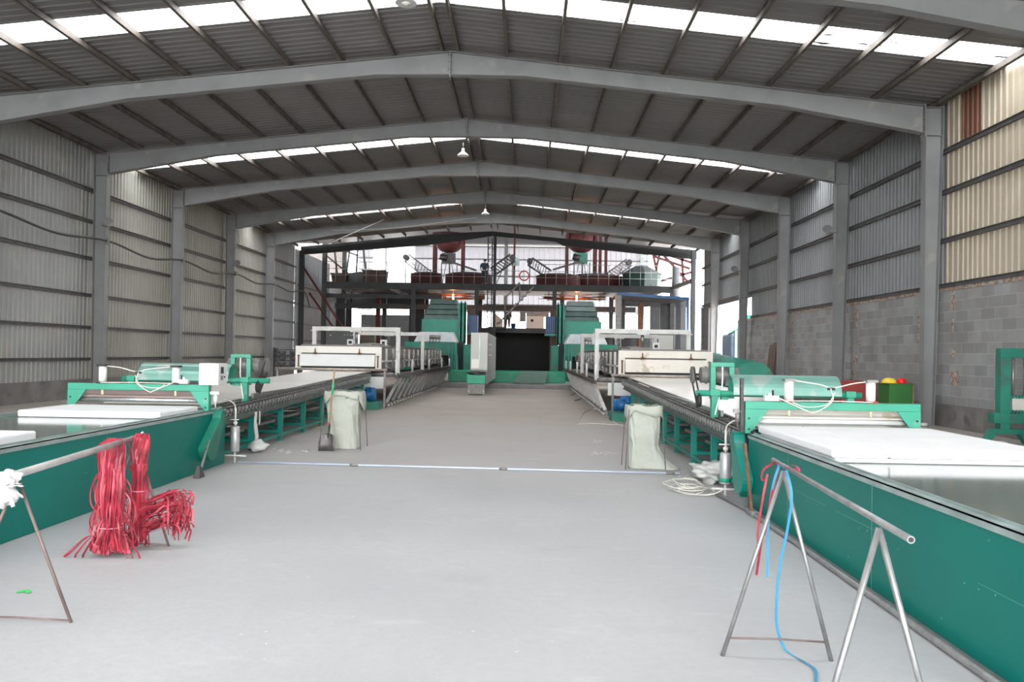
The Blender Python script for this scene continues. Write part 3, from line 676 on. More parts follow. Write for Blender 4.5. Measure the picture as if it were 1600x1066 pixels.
# motors and drums under the ends of the tables
for s, x, y in ((-1, -4.55, 23.9), (1, 2.52, 21.2)):
    t = thing('electric_motor', (x, y, 0), 'blue electric motor on a green base at the oven mouth '+side_words(s), 'motor')
    B(x-.35, x+.35, y-.35, y+.35, 0, .22).build('base', M['dgreen'], t, bevel=.01)
    b_ = MB().tube([(x-.28, y, .40), (x+.2, y, .40)], .15, 20).build('body', M['blue'], t)
    mb = MB()
    for k in range(7): mb.tube([(x-.22+.06*k, y, .40), (x-.205+.06*k, y, .40)], .165, 20)
    mb.build('fins', M['blue'], b_)
    MB().tube([(x+.1, y-.05, .22), (x+.1, y-.05, .62)], .09, 14).build('gearbox', M['blue'], t)
    B(x-.1, x+.05, y-.06, y+.06, .54, .63).build('terminal_box', M['blue'], t)
    q = thing('metal_drum', (x-s*-.55, y+.6, 0), 'pale grey metal drum under the oven mouth '+side_words(s), 'drum')
    MB().lathe((x+s*.55, y+.5, 0), [(.26, 0), (.27, .02), (.265, .35), (.27, .37), (.265, .70), (.27, .72), (.24, .725)], 22).build('shell', M['edge'], q)

# air receivers beside the presses
for s, x, y in ((-1, -4.27, 12.12), (1, 2.38, 9.86)):
    t = thing('air_filter_tank', (x, y, 0), ('silver upright air tank with a green band' if s > 0 else 'plain silver upright air tank')+' at the end of the chain table', 'air tank')
    b_ = MB().lathe((x, y, .16), [(.055, 0), (.066, .012), (.066, .36), (.05, .375), (.02, .38)], 22).build('vessel', mat('matt_aluminium', (.50, .50, .50), .42, .5, .06, 3), t)
    if s > 0: MB().lathe((x, y, .19), [(.0675, 0), (.0675, .045)], 22).build('band', M['band'], b_)
    mb = MB(); mb.tube([(x, y, .54), (x, y, .80)], .014, 8); mb.tube([(x, y, .56), (x, y, .60)], .03, 8); mb.tube([(x-.08, y, .63), (x+.05, y, .63)], .01, 6); mb.tube([(x, y, .0), (x, y, .16)], .015, 8); mb.tube([(x-.16, y-.02, .11), (x+.17, y-.02, .10)], .014, 8); mb.build('pipe_fitting', M['dirtywhite'], t)
    MB().tube(hosepts([(x, y, .78), (x+.01*s, y-.03, .86), (x-.07*-s, y-.1, .92), (x+.10*s, y-.25, .95)]), .009, 6).build('hose', M['hose'], t)

# ------------------------------------------------------------------ near things on the aisle floor
def trestle(apexes, feet, pipe, rleg, rpipe, mpipe, mleg, label, bar_z):
    t = thing('pipe_trestle', (apexes[0][0], apexes[0][1], 0), label, 'trestle')
    p = MB().tube([pipe[0], pipe[1]], rpipe, 20).build('top_pipe', mpipe, t)
    d = (Vector(pipe[1])-Vector(pipe[0])).normalized()
    for e, sg in ((pipe[0], -1), (pipe[1], 1)):
        e = Vector(e); MB().tube([e-d*sg*.001, e+d*sg*.0015], rpipe*.68, 16).build('pipe_bore', M['black'], p)
    for a, (f1, f2) in zip(apexes, feet):
        for f in (f1, f2): MB().tube([a, f], rleg, 12).build('leg', mleg, t)
        z = bar_z; k1 = (a[2]-z)/(a[2]-.0)
        q1 = Vector(a).lerp(Vector(f1), k1); q2 = Vector(a).lerp(Vector(f2), k1)
        MB().tube([q1, (q1+q2)/2+Vector((0, 0, .006)), q2], .006, 8).build('crossbar', M['rustrod'], t)
    return t
trestle([(1.45, 4.67, 1.035), (1.335, 3.14, 1.035)], [((1.12, 4.66, 0), (1.71, 4.62, 0)), ((1.05, 3.13, 0), (1.60, 3.09, 0))],
        [(1.335, 2.88, 1.05), (1.51, 5.06, 1.05)], .0122, .0135, M['steel'], M['steel'], 'grey steel pipe trestle with pale strapping tied round its far end', .10)
tg = trestle([(-3.09, 5.0, .86), (-3.29, 6.94, .89)], [((-2.73, 4.98, 0), (-3.45, 5.02, 0)), ((-2.99, 6.94, 0), (-3.58, 6.94, 0))],
        [(-3.085, 4.9, .885), (-3.30, 7.05, .91)], .010, .024, mat('weathered_tube', (.40, .385, .37), .45, .3, .15, 8), M['rustrod'], 'thin legged pipe trestle loaded with a heavy bundle of red strapping', .012)

def ribbon(mb, pts, w_, th=.0015, seed=0, n=6, flat=False):
    P = hosepts(pts, n); rr = random.Random(seed); a = .3 if flat else rr.uniform(0, 6); b0 = len(mb.v); k = len(P); tw = rr.uniform(-.6, .6) if flat else rr.uniform(-1.5, 1.5)
    for i, p in enumerate(P):
        ang = a+tw*i/k; x = Vector((math.cos(ang), math.sin(ang), .0))*w_/2
        d = (P[min(i+1, k-1)]-P[max(i-1, 0)]).normalized(); x = (x-d*x.dot(d)); x = x.normalized()*w_/2 if x.length > 1e-5 else Vector((w_/2, 0, 0))
        mb.v += [tuple(p-x), tuple(p+x)]
    for i in range(k-1): q = b0+2*i; mb.face([q, q+1, q+3, q+2])
    return mb
def strap_bundle(name, cx, cy, zt, label, n, rad, seed, fan=0, waist=.36):
    rr = random.Random(seed); mb = MB()
    for k in range(n):
        a = rr.uniform(0, 6.28); r = rad*math.sqrt(rr.random())
        x0 = cx+rr.uniform(-.05, .05)
        sx, sy = math.cos(a)*r, math.sin(a)*r*.8
        side = rr.choice((-1, 1))
        zb = rr.uniform(.02, .12)
        p = [(x0+side*.0, cy-side*.0, zt+.01+rr.uniform(0, .015)), (x0+sx*.6+side*.012, cy-.028, zt-.05), (cx+sx*.95, cy+sy*.7-.03, zt-.28), (cx+sx, cy+sy-.03, waist+.2), (cx+sx*.72, cy+sy*.72-.03, waist), (cx+sx*1.15, cy+sy*1.15-.03, .16), (cx+sx*1.45+rr.uniform(-.02, .02), cy+sy*1.5-.03, zb)]
        ribbon(mb, p, rr.uniform(.012, .028), seed=seed*100+k)
    # loops of strapping bulging out of the bundle
    for k in range(int(n*.25)):
        a = rr.uniform(0, 6.28); r = rad*rr.uniform(.9, 1.3)
        sx, sy = math.cos(a)*r, math.sin(a)*r*.8
        z1 = rr.uniform(.3, .75)
        ribbon(mb, [(cx+sx*.5, cy+sy*.5, z1), (cx+sx*rr.uniform(1, 1.5), cy+sy*1.3, z1-.12), (cx+sx*rr.uniform(1, 1.6), cy+sy*1.2, z1-.28), (cx+sx*.6, cy+sy*.7, max(.03, z1-.4))], .012, seed=seed*7+k)
    for k in range(fan):
        y = cy+rr.uniform(-.08, .1); z1 = rr.uniform(.14, .42); ex = cx+rr.uniform(.22, .40)
        ribbon(mb, [(cx+.02, y, z1-.03), (cx+.14, y+rr.uniform(-.03, .03), z1+rr.uniform(0, .03)), (ex, y+rr.uniform(-.04, .04), z1+rr.uniform(.0, .10)), (ex+rr.uniform(-.04, .05), y, z1-rr.uniform(.02, .12))], rr.uniform(.01, .018), seed=seed*9+k)
    o = mb.build(name, M['redstrap']); o.modifiers.new('thick', 'SOLIDIFY').thickness = .0016
    tag(o, label, 'strapping bundle', 'red strapping bundles')
    # tie round the waist
    mb = MB(); pts = [(cx+math.cos(a)*rad*.86, cy-.03+math.sin(a)*rad*.75, waist-.02) for a in [i*6.2832/18 for i in range(19)]]
    mb.tube(pts, .009, 6, flat=.5); q = mb.build('tie', mat('pale_pink_tie', (.80, .25, .33), .35), o, wpos=world_of(o)); return o
strap_bundle('strapping_bundle', -3.31, 6.62, .91, 'thick bundle of red plastic strapping hanging to the floor from the trestle pipe', 250, .105, 4, 0, .25)
strap_bundle('strapping_bundle', -3.20, 6.86, .93, 'thinner hank of red strapping behind the thick one, loops fanned out sideways', 60, .06, 9, 95, .50)
mb = MB(); rr = random.Random(5)
for k in range(9):
    a = rr.uniform(2.2, 3.9) if k < 6 else rr.uniform(-.6, .3); L_ = rr.uniform(.18, .34)
    ribbon(mb, [(-3.31, 6.58, .10), (-3.31+math.cos(a)*L_*.5, 6.58-abs(math.sin(a))*.1, .16), (-3.31+math.cos(a)*L_*.9, 6.55-abs(math.sin(a))*.12, .05), (-3.31+math.cos(a)*L_*1.05, 6.5, .006)], .014, seed=k)
o = mb.build('loose_strapping', M['redstrap']); o.modifiers.new('thick', 'SOLIDIFY').thickness = .0016
tag(o, 'loose ends of red strapping splayed on the floor under the thick bundle', 'strapping')
mb = MB(); rr = random.Random(2)
# white plastic film knotted on the left trestle apex
def blob(c, r, seed, sub=3, amp=.28, sq=(1, 1, 1)):
    import bmesh
    bm = bmesh.new(); bmesh.ops.create_icosphere(bm, subdivisions=sub, radius=1); q = random.Random(seed)
    dirs = [Vector((q.gauss(0, 1), q.gauss(0, 1), q.gauss(0, 1))).normalized() for _ in range(16)]; am = [q.uniform(-1, 1) for _ in dirs]; fr = [q.uniform(2, 6) for _ in dirs]
    for v in bm.verts:
        h = sum(a_*math.sin(f_*v.co.dot(d_)*2+a_*9) for d_, a_, f_ in zip(dirs, am, fr))/4
        v.co = v.co*(1+amp*h); v.co = Vector((v.co.x*sq[0], v.co.y*sq[1], v.co.z*sq[2]))*r+Vector(c)
    m_ = MB(); m_.v = [tuple(v.co) for v in bm.verts]; bm.verts.index_update()
    for f_ in bm.faces: m_.face([v.index for v in f_.verts], True)
    bm.free(); return m_
t = thing('plastic_film_knot', (-3.1, 4.93, .8), 'white plastic film knotted round the near end of the thin legged trestle', 'plastic film')
blob((-3.075, 4.90, .885), .062, 3, 4, .3, (1, .9, .8)).build('knot', M['plastic'], t)
blob((-3.13, 4.93, .785), .075, 8, 4, .35, (1, .8, 1.1)).build('knot', M['plastic'], t)
mb = MB()
for k in range(7): a = rr.uniform(0, 6.28); ribbon(mb, [(-3.1, 4.9, .83), (-3.1+math.cos(a)*.08, 4.88, .82+math.sin(a)*.06), (-3.1+math.cos(a)*.13, 4.87, .80+math.sin(a)*.1)], .02, seed=k)
o = mb.build('loose_end', M['plastic'], t); o.modifiers.new('thick', 'SOLIDIFY').thickness = .001
t = thing('plastic_film_tie', (-3.27, 6.98, .9), 'small scrap of pale film tied at the far end of the strapping trestle', 'plastic film')
blob((-3.275, 7.0, .895), .045, 5, 3, .35).build('knot', M['plastic'], t)

# straps on the right trestle
def strap(pts, w_, mt, name, label, cat='strap', seed=0, grp=None):
    mb = ribbon(MB(), pts, w_, seed=seed, n=10, flat=True); o = mb.build(name, mt); o.modifiers.new('thick', 'SOLIDIFY').thickness = .0012
    return tag(o, label, cat, grp)
G = lambda px, py, Y: tuple(at(px, py, Y=Y))
strap([G(1212, 722, 4.95), G(1194, 733, 4.93), G(1190, 748, 4.92), G(1196, 750, 4.92), G(1199, 742, 4.92), G(1193, 772, 4.90), G(1184, 832, 4.88), G(1186, 870, 4.86)], .013, M['redstrap'], 'red_strap', 'red strap looped over the bare trestle pipe, curled furthest from the leg', seed=3)
strap([G(1218, 724, 4.86), G(1208, 765, 4.8), G(1196, 828, 4.76), G(1190, 845, 4.76), G(1182, 899, 4.74)], .018, M['redstrap'], 'red_strap', 'broad red strap hanging straight beside the trestle leg', seed=5)
strap([G(1228, 730, 4.6), G(1240, 732, 4.55), G(1249, 737, 4.5), G(1246, 730, 4.52), G(1236, 726, 4.6)], .014, M['redstrap'], 'red_strap', 'short red strap end knotted on top of the bare trestle pipe', seed=6)
strap([G(1218, 726, 4.83), G(1210, 750, 4.8), G(1204, 780, 4.80), G(1200, 830, 4.80), G(1199, 902, 4.80)], .014, M['bluestrap'], 'blue_strap', 'short blue strap hanging inside the trestle legs', seed=8)
strap([G(1229, 735, 4.58), G(1237, 775, 4.55), G(1230, 830, 4.58), G(1219, 880, 4.62), G(1214, 930, 4.66), G(1214, 980, 4.72), tuple(at(1228, 1016, Z=.012)), tuple(at(1256, 1034, Z=.008)), tuple(at(1273, 1046, Z=.01)), tuple(at(1275, 1066, Z=.01))], .017, M['bluestrap'], 'blue_strap', 'long blue strap trailing from the trestle down across the floor', seed=12)

# sacks on wire stands, shovel
def sack(cx, cy, w_, h_, label, seed, skirt=0):
    t = thing('scrap_sack', (cx, cy, 0), label, 'sack')
    rr = random.Random(seed); n = 84; rows = 44; mb = MB(); b0 = 0
    for j in range(rows+1):
        v = j/rows; z = v*h_
        for i in range(n):
            a = 6.2832*i/n; c, s2 = math.cos(a), math.sin(a)
            e = .55; sx = math.copysign(abs(c)**e, c); sy = math.copysign(abs(s2)**e, s2)
            r = .86+.14*v - .05*math.sin(v*3.1) + .035*math.sin(3*a+seed+4*v)*math.sin(v*7+seed) + .02*math.sin(9*a+7*v+seed) + .014*math.sin(17*a+13*v*math.sin(seed)+2*seed) + .016*math.sin(31*v+3*a)*math.sin(5*a+seed) + .03*math.exp(-((v-.42-.05*math.sin(a))/.05)**2)*-1 + .02*math.exp(-((v-.55)/.04)**2)*math.sin(4*a)
            if skirt and v < .4 and c > 0: r += (1-v/.4)**2*skirt*c*c
            mb.v.append((cx+sx*r*w_/2, cy+sy*r*w_*.42, max(0.004, z)))
    for j in range(rows):
        for i in range(n): a = j*n+i; b_ = j*n+(i+1) % n; mb.face([a, b_, b_+n, a+n], True)
    mb.face(list(range(n))[::-1]); c0 = rows*n
    # sunken top
    for i in range(n):
        x, y, z = mb.v[c0+i]; mb.v.append((cx+(x-cx)*.93, cy+(y-cy)*.93, h_-.12))
    for i in range(n): a = c0+i; b_ = c0+(i+1) % n; mb.face([a, b_, b_+n, a+n], True)
    mb.face([c0+n+i for i in range(n)])
    body = mb.build('bag_body', M['bag'], t)
    # folded-over collar with drooping corner
    mb = MB(); m2 = 5
    for j in range(m2+1):
        v = j/m2
        for i in range(n):
            a = 6.2832*i/n; c, s2 = math.cos(a), math.sin(a); e = .55
            sx = math.copysign(abs(c)**e, c); sy = math.copysign(abs(s2)**e, s2)
            droop = .14+.05*math.sin(2*a+seed)+.03*math.sin(5*a+seed)+ (.14*max(0, c)**3 if seed == 1 else .02)
            out = [0, .05, .08, .10, .105, .11][j]*(1+ (.9*max(0, c)**4 if seed == 1 else 0)); r = 1.0+out*.7
            z = h_+.012*math.sin(v*3.14)-droop*v*v + .008*math.sin(7*a+seed)
            mb.v.append((cx+sx*r*w_/2, cy+sy*r*w_*.42, z))
    for j in range(m2):
        for i in range(n): a = j*n+i; b_ = j*n+(i+1) % n; mb.face([a, b_, b_+n, a+n], True)
    mb.build('folded_collar', M['bag'], t).modifiers.new('thick', 'SOLIDIFY').thickness = .004
    for sx in (-1, 1):
        for sy in (-1, 1):
            MB().tube([(cx+sx*w_*.47, cy+sy*w_*.44, h_-.05), (cx+sx*w_*.56, cy+sy*w_*.49, 0)], .006, 6).build('wire_leg', M['rustrod'], t)
    return t
sack(-3.11, 14.17, .62, .98, 'bulging off-white woven sack with a shovel leaning on its front', 1)
sack(1.76, 12.35, .52, .93, 'off-white woven sack with a slumped spreading foot, near the coiled hose', 2, 1.15)
t = thing('shovel', (-3.27, 13.78, 0), 'steel shovel with green taped wooden handle leaning on the woven sack', 'shovel')
a, b_ = Vector((-3.27, 13.72, .30)), Vector((-3.21, 13.80, 1.36))
MB().tube([a, b_], .015, 10).build('handle', M['wood'], t)
MB().tube([a.lerp(b_, .60), a.lerp(b_, .80)], .0185, 10).build('grip_tape', M['greenwrap'], t)
MB().tube([a.lerp(b_, -.08), a.lerp(b_, .12)], .0185, 10).build('socket', M['darkmetal'], t); MB().tube([a.lerp(b_, .12), a.lerp(b_, .16)], .0195, 10).build('red_ring', M['redstrap'], t)
mb = MB(); W = .14; prof = [(-.10, .27, .45), (-.05, .26, .95), (0.0, .13, 1.0), (.0, .02, .9)]
rows_ = []
for (dy, z, k) in ((.035, .29, .35), (.02, .26, .85), (-.0, .14, 1.0), (-.04, .01, .95)):
    b0 = len(mb.v)
    for j in range(7): q = (j-3)/3; mb.v.append((-3.28+q*W*k, 13.69+dy+abs(q)**2*-.03, z))
    rows_.append(b0)
for r0, r1 in zip(rows_[:-1], rows_[1:]):
    for j in range(6): mb.face([r0+j, r0+j+1, r1+j+1, r1+j], True)
mb.build('blade', mat('worn_shovel_steel', (.11, .10, .10), .45, .6, .2, 8), t).modifiers.new('thick', 'SOLIDIFY').thickness = .004

# floor pipe, hoses, litter
t = thing('floor_pipe', (-1, 12, 0), 'thin blue-white pipe laid across the aisle floor', 'pipe')
p0, p1 = at(372, 722, Z=.02), at(1062, 740, Z=.02)
MB().tube([p0, p1], .013, 10).build('tube', M['bluepipe'], t)
for k in (.27, .61, .98):
    q = p0.lerp(p1, k); MB().tube([q-(p1-p0).normalized()*.06, q+(p1-p0).normalized()*.06], .02, 10).build('coupling', M['midmetal'], t)
t = thing('floor_conduit', (2.3, 6, 0), 'grey conduit lying along the foot of the teal conveyor beside the block wall', 'conduit')
MB().tube([(2.30, 10.0, .03), (2.40, 9.0, .03), (2.42, 7.4, .03), (2.42, .6, .03)], .024, 10).build('tube', M['steel'], t)
MB().tube([(2.40, 8.85, .03), (2.41, 8.65, .03)], .040, 12).build('coupling', M['steel'], t)
B(2.435, 2.5, .6, 9.2, 0, .022).build('floor_strip', M['midmetal'], t)
mb = MB(); rr = random.Random(21)
for k in range(9):
    a0 = rr.uniform(0, 6.28); R_ = rr.uniform(.14, .30); ccx = 2.02+rr.uniform(-.06, .1); ccy = 10.4+rr.uniform(-.3, .3)
    mb.tube([(ccx+math.cos(a0+q*.35)*R_, ccy+math.sin(a0+q*.35)*R_*1.5, .012+.008*k+.01*math.sin(q)) for q in range(rr.randint(11, 18))], .0065, 6)
mb.tube(hosepts([(2.38, 9.86, .11), (2.25, 9.8, .06), (2.1, 9.9, .02), (1.85, 10.2, .012)]), .008, 6)
tag(mb.build('coiled_hose', M['hose']), 'tangle of clear hose coiled on the floor beside the silver tank', 'hose')
mb = MB(); f2 = [(960, 655), (940, 660), (915, 645), (905, 655)]
mb.tube(hosepts([tuple(at(*p, Z=.012)) for p in [(1000, 668), (965, 663), (935, 640), (915, 643), (903, 658)]]), .012, 6)
mb.tube(hosepts([tuple(at(*p, Z=.012)) for p in [(1000, 663), (960, 664), (930, 662), (903, 663)]]), .010, 6)
tag(mb.build('loose_hose', M['hose']), 'pale hose strung across the floor behind the slumped sack', 'hose')
mb = MB()
mb.tube(hosepts([tuple(at(*p, Z=.012)) for p in [(892, 618), (903, 612), (915, 608), (908, 622), (898, 626)]]), .012, 6)
tag(mb.build('black_cable', M['cable']), 'short black cable looped on the floor at the truss foot', 'cable')
t = blob((2.55, 11.1, .13), .24, 31, 4, .5, (1.1, 1.6, .62)).build('rag_heap', M['plastic']); tag(t, 'crumpled heap of white rags under the table beside the block wall', 'rags')
t = thing('fibre_bundle', (-4.55, 13.9, 0), 'white fibre strands hanging from the chain table into a scrap ball', 'fibre')
mb = MB(); mb.tube(hosepts([(-4.44, 13.55, .64), (-4.43, 13.5, .45), (-4.42, 13.55, .25), (-4.40, 13.45, .12)]), [.025]*8+[.035]*17, 7); mb.tube(hosepts([(-4.44, 13.75, .64), (-4.43, 13.72, .5), (-4.43, 13.7, .42)]), .015, 6); mb.build('strand', M['plastic'], t)
blob((-4.33, 13.35, .10), .12, 14, 3, .4, (1.2, 1, .8)).build('scrap_ball', M['plastic'], t)
mb = MB(); rr = random.Random(8)
spots = [(420, 706), (432, 704), (445, 706), (475, 705), (400, 700), (930, 690), (925, 708), (940, 708), (955, 708), (1035, 742), (1070, 745)] 
for k in range(90):
    px, py = rr.choice(spots); q = at(px+rr.uniform(-9, 9), py+rr.uniform(-3, 3), Z=.004); s1 = rr.uniform(.01, .05)
    a = rr.uniform(0, 3); mb.hexa([(q.x+math.cos(a+d)*s1*e, q.y+math.sin(a+d)*s1*e, z) for z in (.001, .006) for d, e in ((0, 1), (1.4, .4), (3.1, 1), (4.6, .5))])
for k in range(55):
    q = at(rr.uniform(150, 1350), rr.uniform(700, 1060), Z=.003); s1 = rr.uniform(.004, .014); a = rr.uniform(0, 3)
    mb.hexa([(q.x+math.cos(a+d)*s1*e, q.y+math.sin(a+d)*s1*e, z) for z in (.0008, .003) for d, e in ((0, 1), (1.4, .3), (3.1, 1), (4.6, .3))])
tag(mb.build('floor_litter', M['plastic']), 'scattered white scraps and flakes on the concrete floor', 'litter', kind='stuff')
q = at(37, 926, Z=.004)
mb = MB(); ribbon(mb, [(q.x-.05, q.y, .006), (q.x, q.y+.02, .012), (q.x+.05, q.y-.01, .006)], .03, seed=2)
tag(mb.build('plastic_scrap', M['greenplastic']), 'bright green plastic scrap on the floor near the thin trestle', 'scrap').modifiers.new('thick', 'SOLIDIFY').thickness = .002
t = thing('flat_spade', (-4.2, 10.5, 0), 'rusty long handled scraper leaning on the teal conveyor by its drive guard', 'scraper')
MB().tube([at(327, 688, X=-4.27), at(313, 737, X=-4.22)], .016, 8).build('handle', M['midmetal'], t)
q = at(311, 745, X=-4.2); mb = MB(); mb.hexa([(q.x-.04, q.y-.08, .005), (q.x+.04, q.y-.08, .005), (q.x+.04, q.y+.1, .005), (q.x-.04, q.y+.1, .005), (q.x-.02, q.y-.03, .16), (q.x+.02, q.y-.03, .16), (q.x+.02, q.y+.02, .15), (q.x-.02, q.y+.02, .15)]); mb.build('blade', mat('worn_shovel_steel', (.1, .1, .1)), t)
tag(MB().bar(at(1164, 693, X=2.33), at(1174, 798, X=2.34), .03, .018).build('iron_bar', M['rust']), 'rusty flat iron bar propped against the drive guard beside the block wall', 'bar')

# cable on the left wall, lamps
xw = -13.84; zc = [(17, 5.55), (21.4, 5.2), (24, 5.0), (FY[2]-.1, 5.17), (30, 4.95), (FY[3]-.1, 5.2), (36, 5.0), (FY[4]-.1, 5.25), (42, 5.05), (FY[5]-.1, 5.24), (48, 5.08), (51, 5.3), (52.4, 4.4)]
t = thing('power_cable', (xw, 21, 5), 'thick black power cable sagging between the columns of the long corrugated wall', 'cable')
mb = MB(); mb.tube(hosepts([(xw, y, z) for y, z in zc], 6), .038, 8); mb.build('cable', M['cable'], t)
for i in (2, 3, 4, 5):
    mb = MB(); mb.box(xw-.06, xw+.06, FY[i]-.2, FY[i]-.14, zc[[0, 0, 3, 5, 7, 9][i]][1]-.1, zc[[0, 0, 3, 5, 7, 9][i]][1]+.1); mb.build('bracket', M['midmetal'], t)
def bell_lamp(x, y, z, label):
    t = thing('bell_lamp', (x, y, z), label, 'pendant lamp', 'pendant lamps at the ridge')
    MB().lathe((x, y, z), [(.21, 0), (.215, .01), (.15, .08), (.07, .14), (.05, .2), (.05, .27), (.01, .28)], 20).build('shade', M['lampwhite'], t)
    MB().lathe((x, y, z-.03), [(.02, 0), (.09, .02), (.10, .05)], 16).build('bulb', mat('frosted_glass', (.75, .73, .68), .2), t)
    MB().tube([(x, y, z+.27), (x, y, rz(x)+.0)], .012, 6).build('drop_rod', M['midmetal'], t)
bell_lamp(-2.44, 15.9, 8.43, 'white enamel bell lamp at the ridge cut by the top of the photo')
bell_lamp(-2.42, 30.0, 8.85, 'white enamel bell lamp below the ridge by the second skylight')
bell_lamp(-2.2, 41.9, 8.72, 'small far bell lamp below the ridge by the third skylight')
def flood(p, d, label):
    t = thing('flood_lamp', p, label, 'flood lamp', 'clamp lamps on the columns')
    a = Vector(p); b_ = a+Vector(d)
    MB().tube([a, a.lerp(b_, .3), a.lerp(b_, .9), b_], [.05, .07, .15, .155], 14).build('reflector', M['chrome'], t)
    MB().tube([a-Vector((0, 0, .02)), a+Vector((-.25 if p[0] < 0 else .35, 0, .03))], .02, 6).build('bracket', M['midmetal'], t)
flood((-13.72, 26.75, 5.62), (.05, -.2, .14), 'silver clamp lamp on the second column of the long corrugated wall')
flood((-13.72, 38.75, 5.6), (.05, -.2, .14), 'silver clamp lamp far along the long corrugated wall')
flood((9.72, 27.0, 5.75), (-.05, -.2, .10), 'silver clamp lamp on an arm of the column above the block wall')
flood((9.72, 39.0, 5.7), (-.05, -.2, .10), 'small far clamp lamp on a column above the block wall')
mb = MB(); mb.tube([G(520, 378, 44), G(600, 343, 44)], .02, 5); mb.tube(hosepts([G(520, 360, 44.5), G(620, 356, 44.5), G(745, 340, 44.6)]), .012, 5)
tag(mb.build('roof_wire', M['dirtywhite']), 'pale wires strung under the roof towards the far end', 'wire')

# ------------------------------------------------------------------ things along the block wall
t = thing('storage_box', (9.4, 23.5, 0), 'dark red storage box behind the mint press', 'box')
B(8.75, 9.75, 23.1, 23.9, 0, 1.02).build('body', M['redbox'], t, bevel=.01); B(8.72, 9.78, 23.07, 23.93, 1.02, 1.05).build('lid', M['redbox'], t)
t = thing('storage_box', (9.9, 21.8, 0), 'dark green storage box with a yellow and a red helmet on it', 'box')
B(9.42, 10.02, 21.6, 22.3, 0, 1.02).build('body', M['greenbox'], t, bevel=.01); B(9.40, 10.04, 21.57, 22.33, 1.02, 1.045).build('lid', M['greenbox'], t); B(10.021, 10.05, 21.6, 21.68, 0, 1.0).build('edge_batten', M['wood'], t)
def helmet(x, y, z, m_, label, sx=1):
    t = thing('safety_helmet', (x, y, z), label, 'helmet')
    mb = MB(); mb.lathe((0, 0, 0), [(.125*1, .0), (.125, .05), (.105, .10), (.06, .135), (.005, .145)], 18); mb.v = [(x+a*sx, y+b_, z+c) for a, b_, c in mb.v]; mb.build('shell', m_, t)
    mb = MB(); mb.lathe((0, 0, 0), [(.125, 0), (.155, .002), (.15, .012), (.125, .015)], 18); mb.v = [(x+a*sx-.02, y+b_-.03, z+c) for a, b_, c in mb.v]; mb.build('brim', m_, t)
helmet(9.52, 21.85, 1.046, M['yellow'], 'yellow safety helmet on the dark green box', 1.5)
helmet(9.84, 21.85, 1.046, M['redplastic'], 'red safety helmet on the dark green box')
for k in range(3):
    y = 34.6+k*.36
    tag(MB().bar((10.15, y, 0), (10.42, y+.1, 2.3-.05*k), .05, .26, (0, 1, 0)).build('wooden_plank', M['planks']), 'brown wooden plank leaning on the block wall, %s of three from the entrance' % ORD[k], 'plank', 'planks leaning on the block wall')
tag(MB().bar((10.05, 31.6, 0), (10.4, 31.9, 1.15), .03, .08, (0, 1, 0)).build('batten', M['wood']), 'short pale batten leaning on a column of the block wall', 'batten')

# green block rack near the wall
def rack():
    x0, y0 = 9.25, 16.9
    t = thing('block_rack', (x0+.9, y0, 0), 'green steel rack on splayed feet holding a white block stack', 'rack')
    B(x0+.30, x0+.50, y0-.1, y0+.1, .30, 1.739).build('post', M['dgreen'], t, bevel=.005)
    B(x0+2.2, x0+2.4, y0-.1, y0+.1, .30, 1.92) if False else None
    B(x0+.30, 10.3, y0-.09, y0+.09, 1.74, 1.93).build('top_beam', M['dgreen'], t, bevel=.005)
    B(x0+.15, 10.3, y0-.14, y0+.10, .42, .62).build('lower_beam', M['dgreen'], t, bevel=.005)
    for x in (x0+.60, x0+.83): MB().tube([(x, y0, .98), (x, y0, 1.74)], .03, 10).build('guide_rod', M['steel'], t)
    for z in (.66, .96):
        mb = MB(); mb.box(x0+.50, 10.3, y0-.10, y0+.10, z-.015, z+.015)
        for k in range(8): mb.box(x0+.54+k*.06, x0+.565+k*.06, y0-.12, y0-.10, z-.04, z+.03)
        mb.build('clamp_bar', M['dgreen'], t)
    for xx in (x0+.4, ):
        mb = MB(); mb.prism([(xx-.42, 0), (xx-.30, 0), (xx-.16, .20), (xx+.30, .20), (xx+.44, 0), (xx+.56, 0), (xx+.40, .30), (xx-.26, .30)], 'y', y0-.08, y0+.08); mb.build('foot', M['dgreen'], t)
    return x0, y0
x0, y0_ = rack()
tag(B(9.80, 10.32, 16.83, 16.97, .676, .944).build('block_stack', M['whiteblock']), 'white crumbly block clamped inside the green rack', 'block')
t = thing('block_rack', (10.0, 15.6, 0), 'second green rack foot just entering the photo edge', 'rack')
MB().prism([(9.35, 0), (9.5, 0), (9.66, .22), (10.1, .22), (10.1, .32), (9.6, .32)], 'y', 15.5, 15.66).build('foot', M['dgreen'], t)
B(9.75, 9.93, 15.5, 15.66, .32, .9).build('post', M['dgreen'], t)
for k, (px, py) in enumerate(((1450, 668), (1530, 694), (1575, 700))):
    q = at(px, py, Z=0); tag(blob((q.x, q.y+.2, .05), .09, 40+k, 2, .3, (1.3, 1, .6)).build('rubble_lump', M['whiteblock']), 'pale rubble lump on the floor, '+('by the first column of the block wall', 'before the green rack foot', 'by the second rack foot')[k], 'rubble', 'rubble by the block wall')

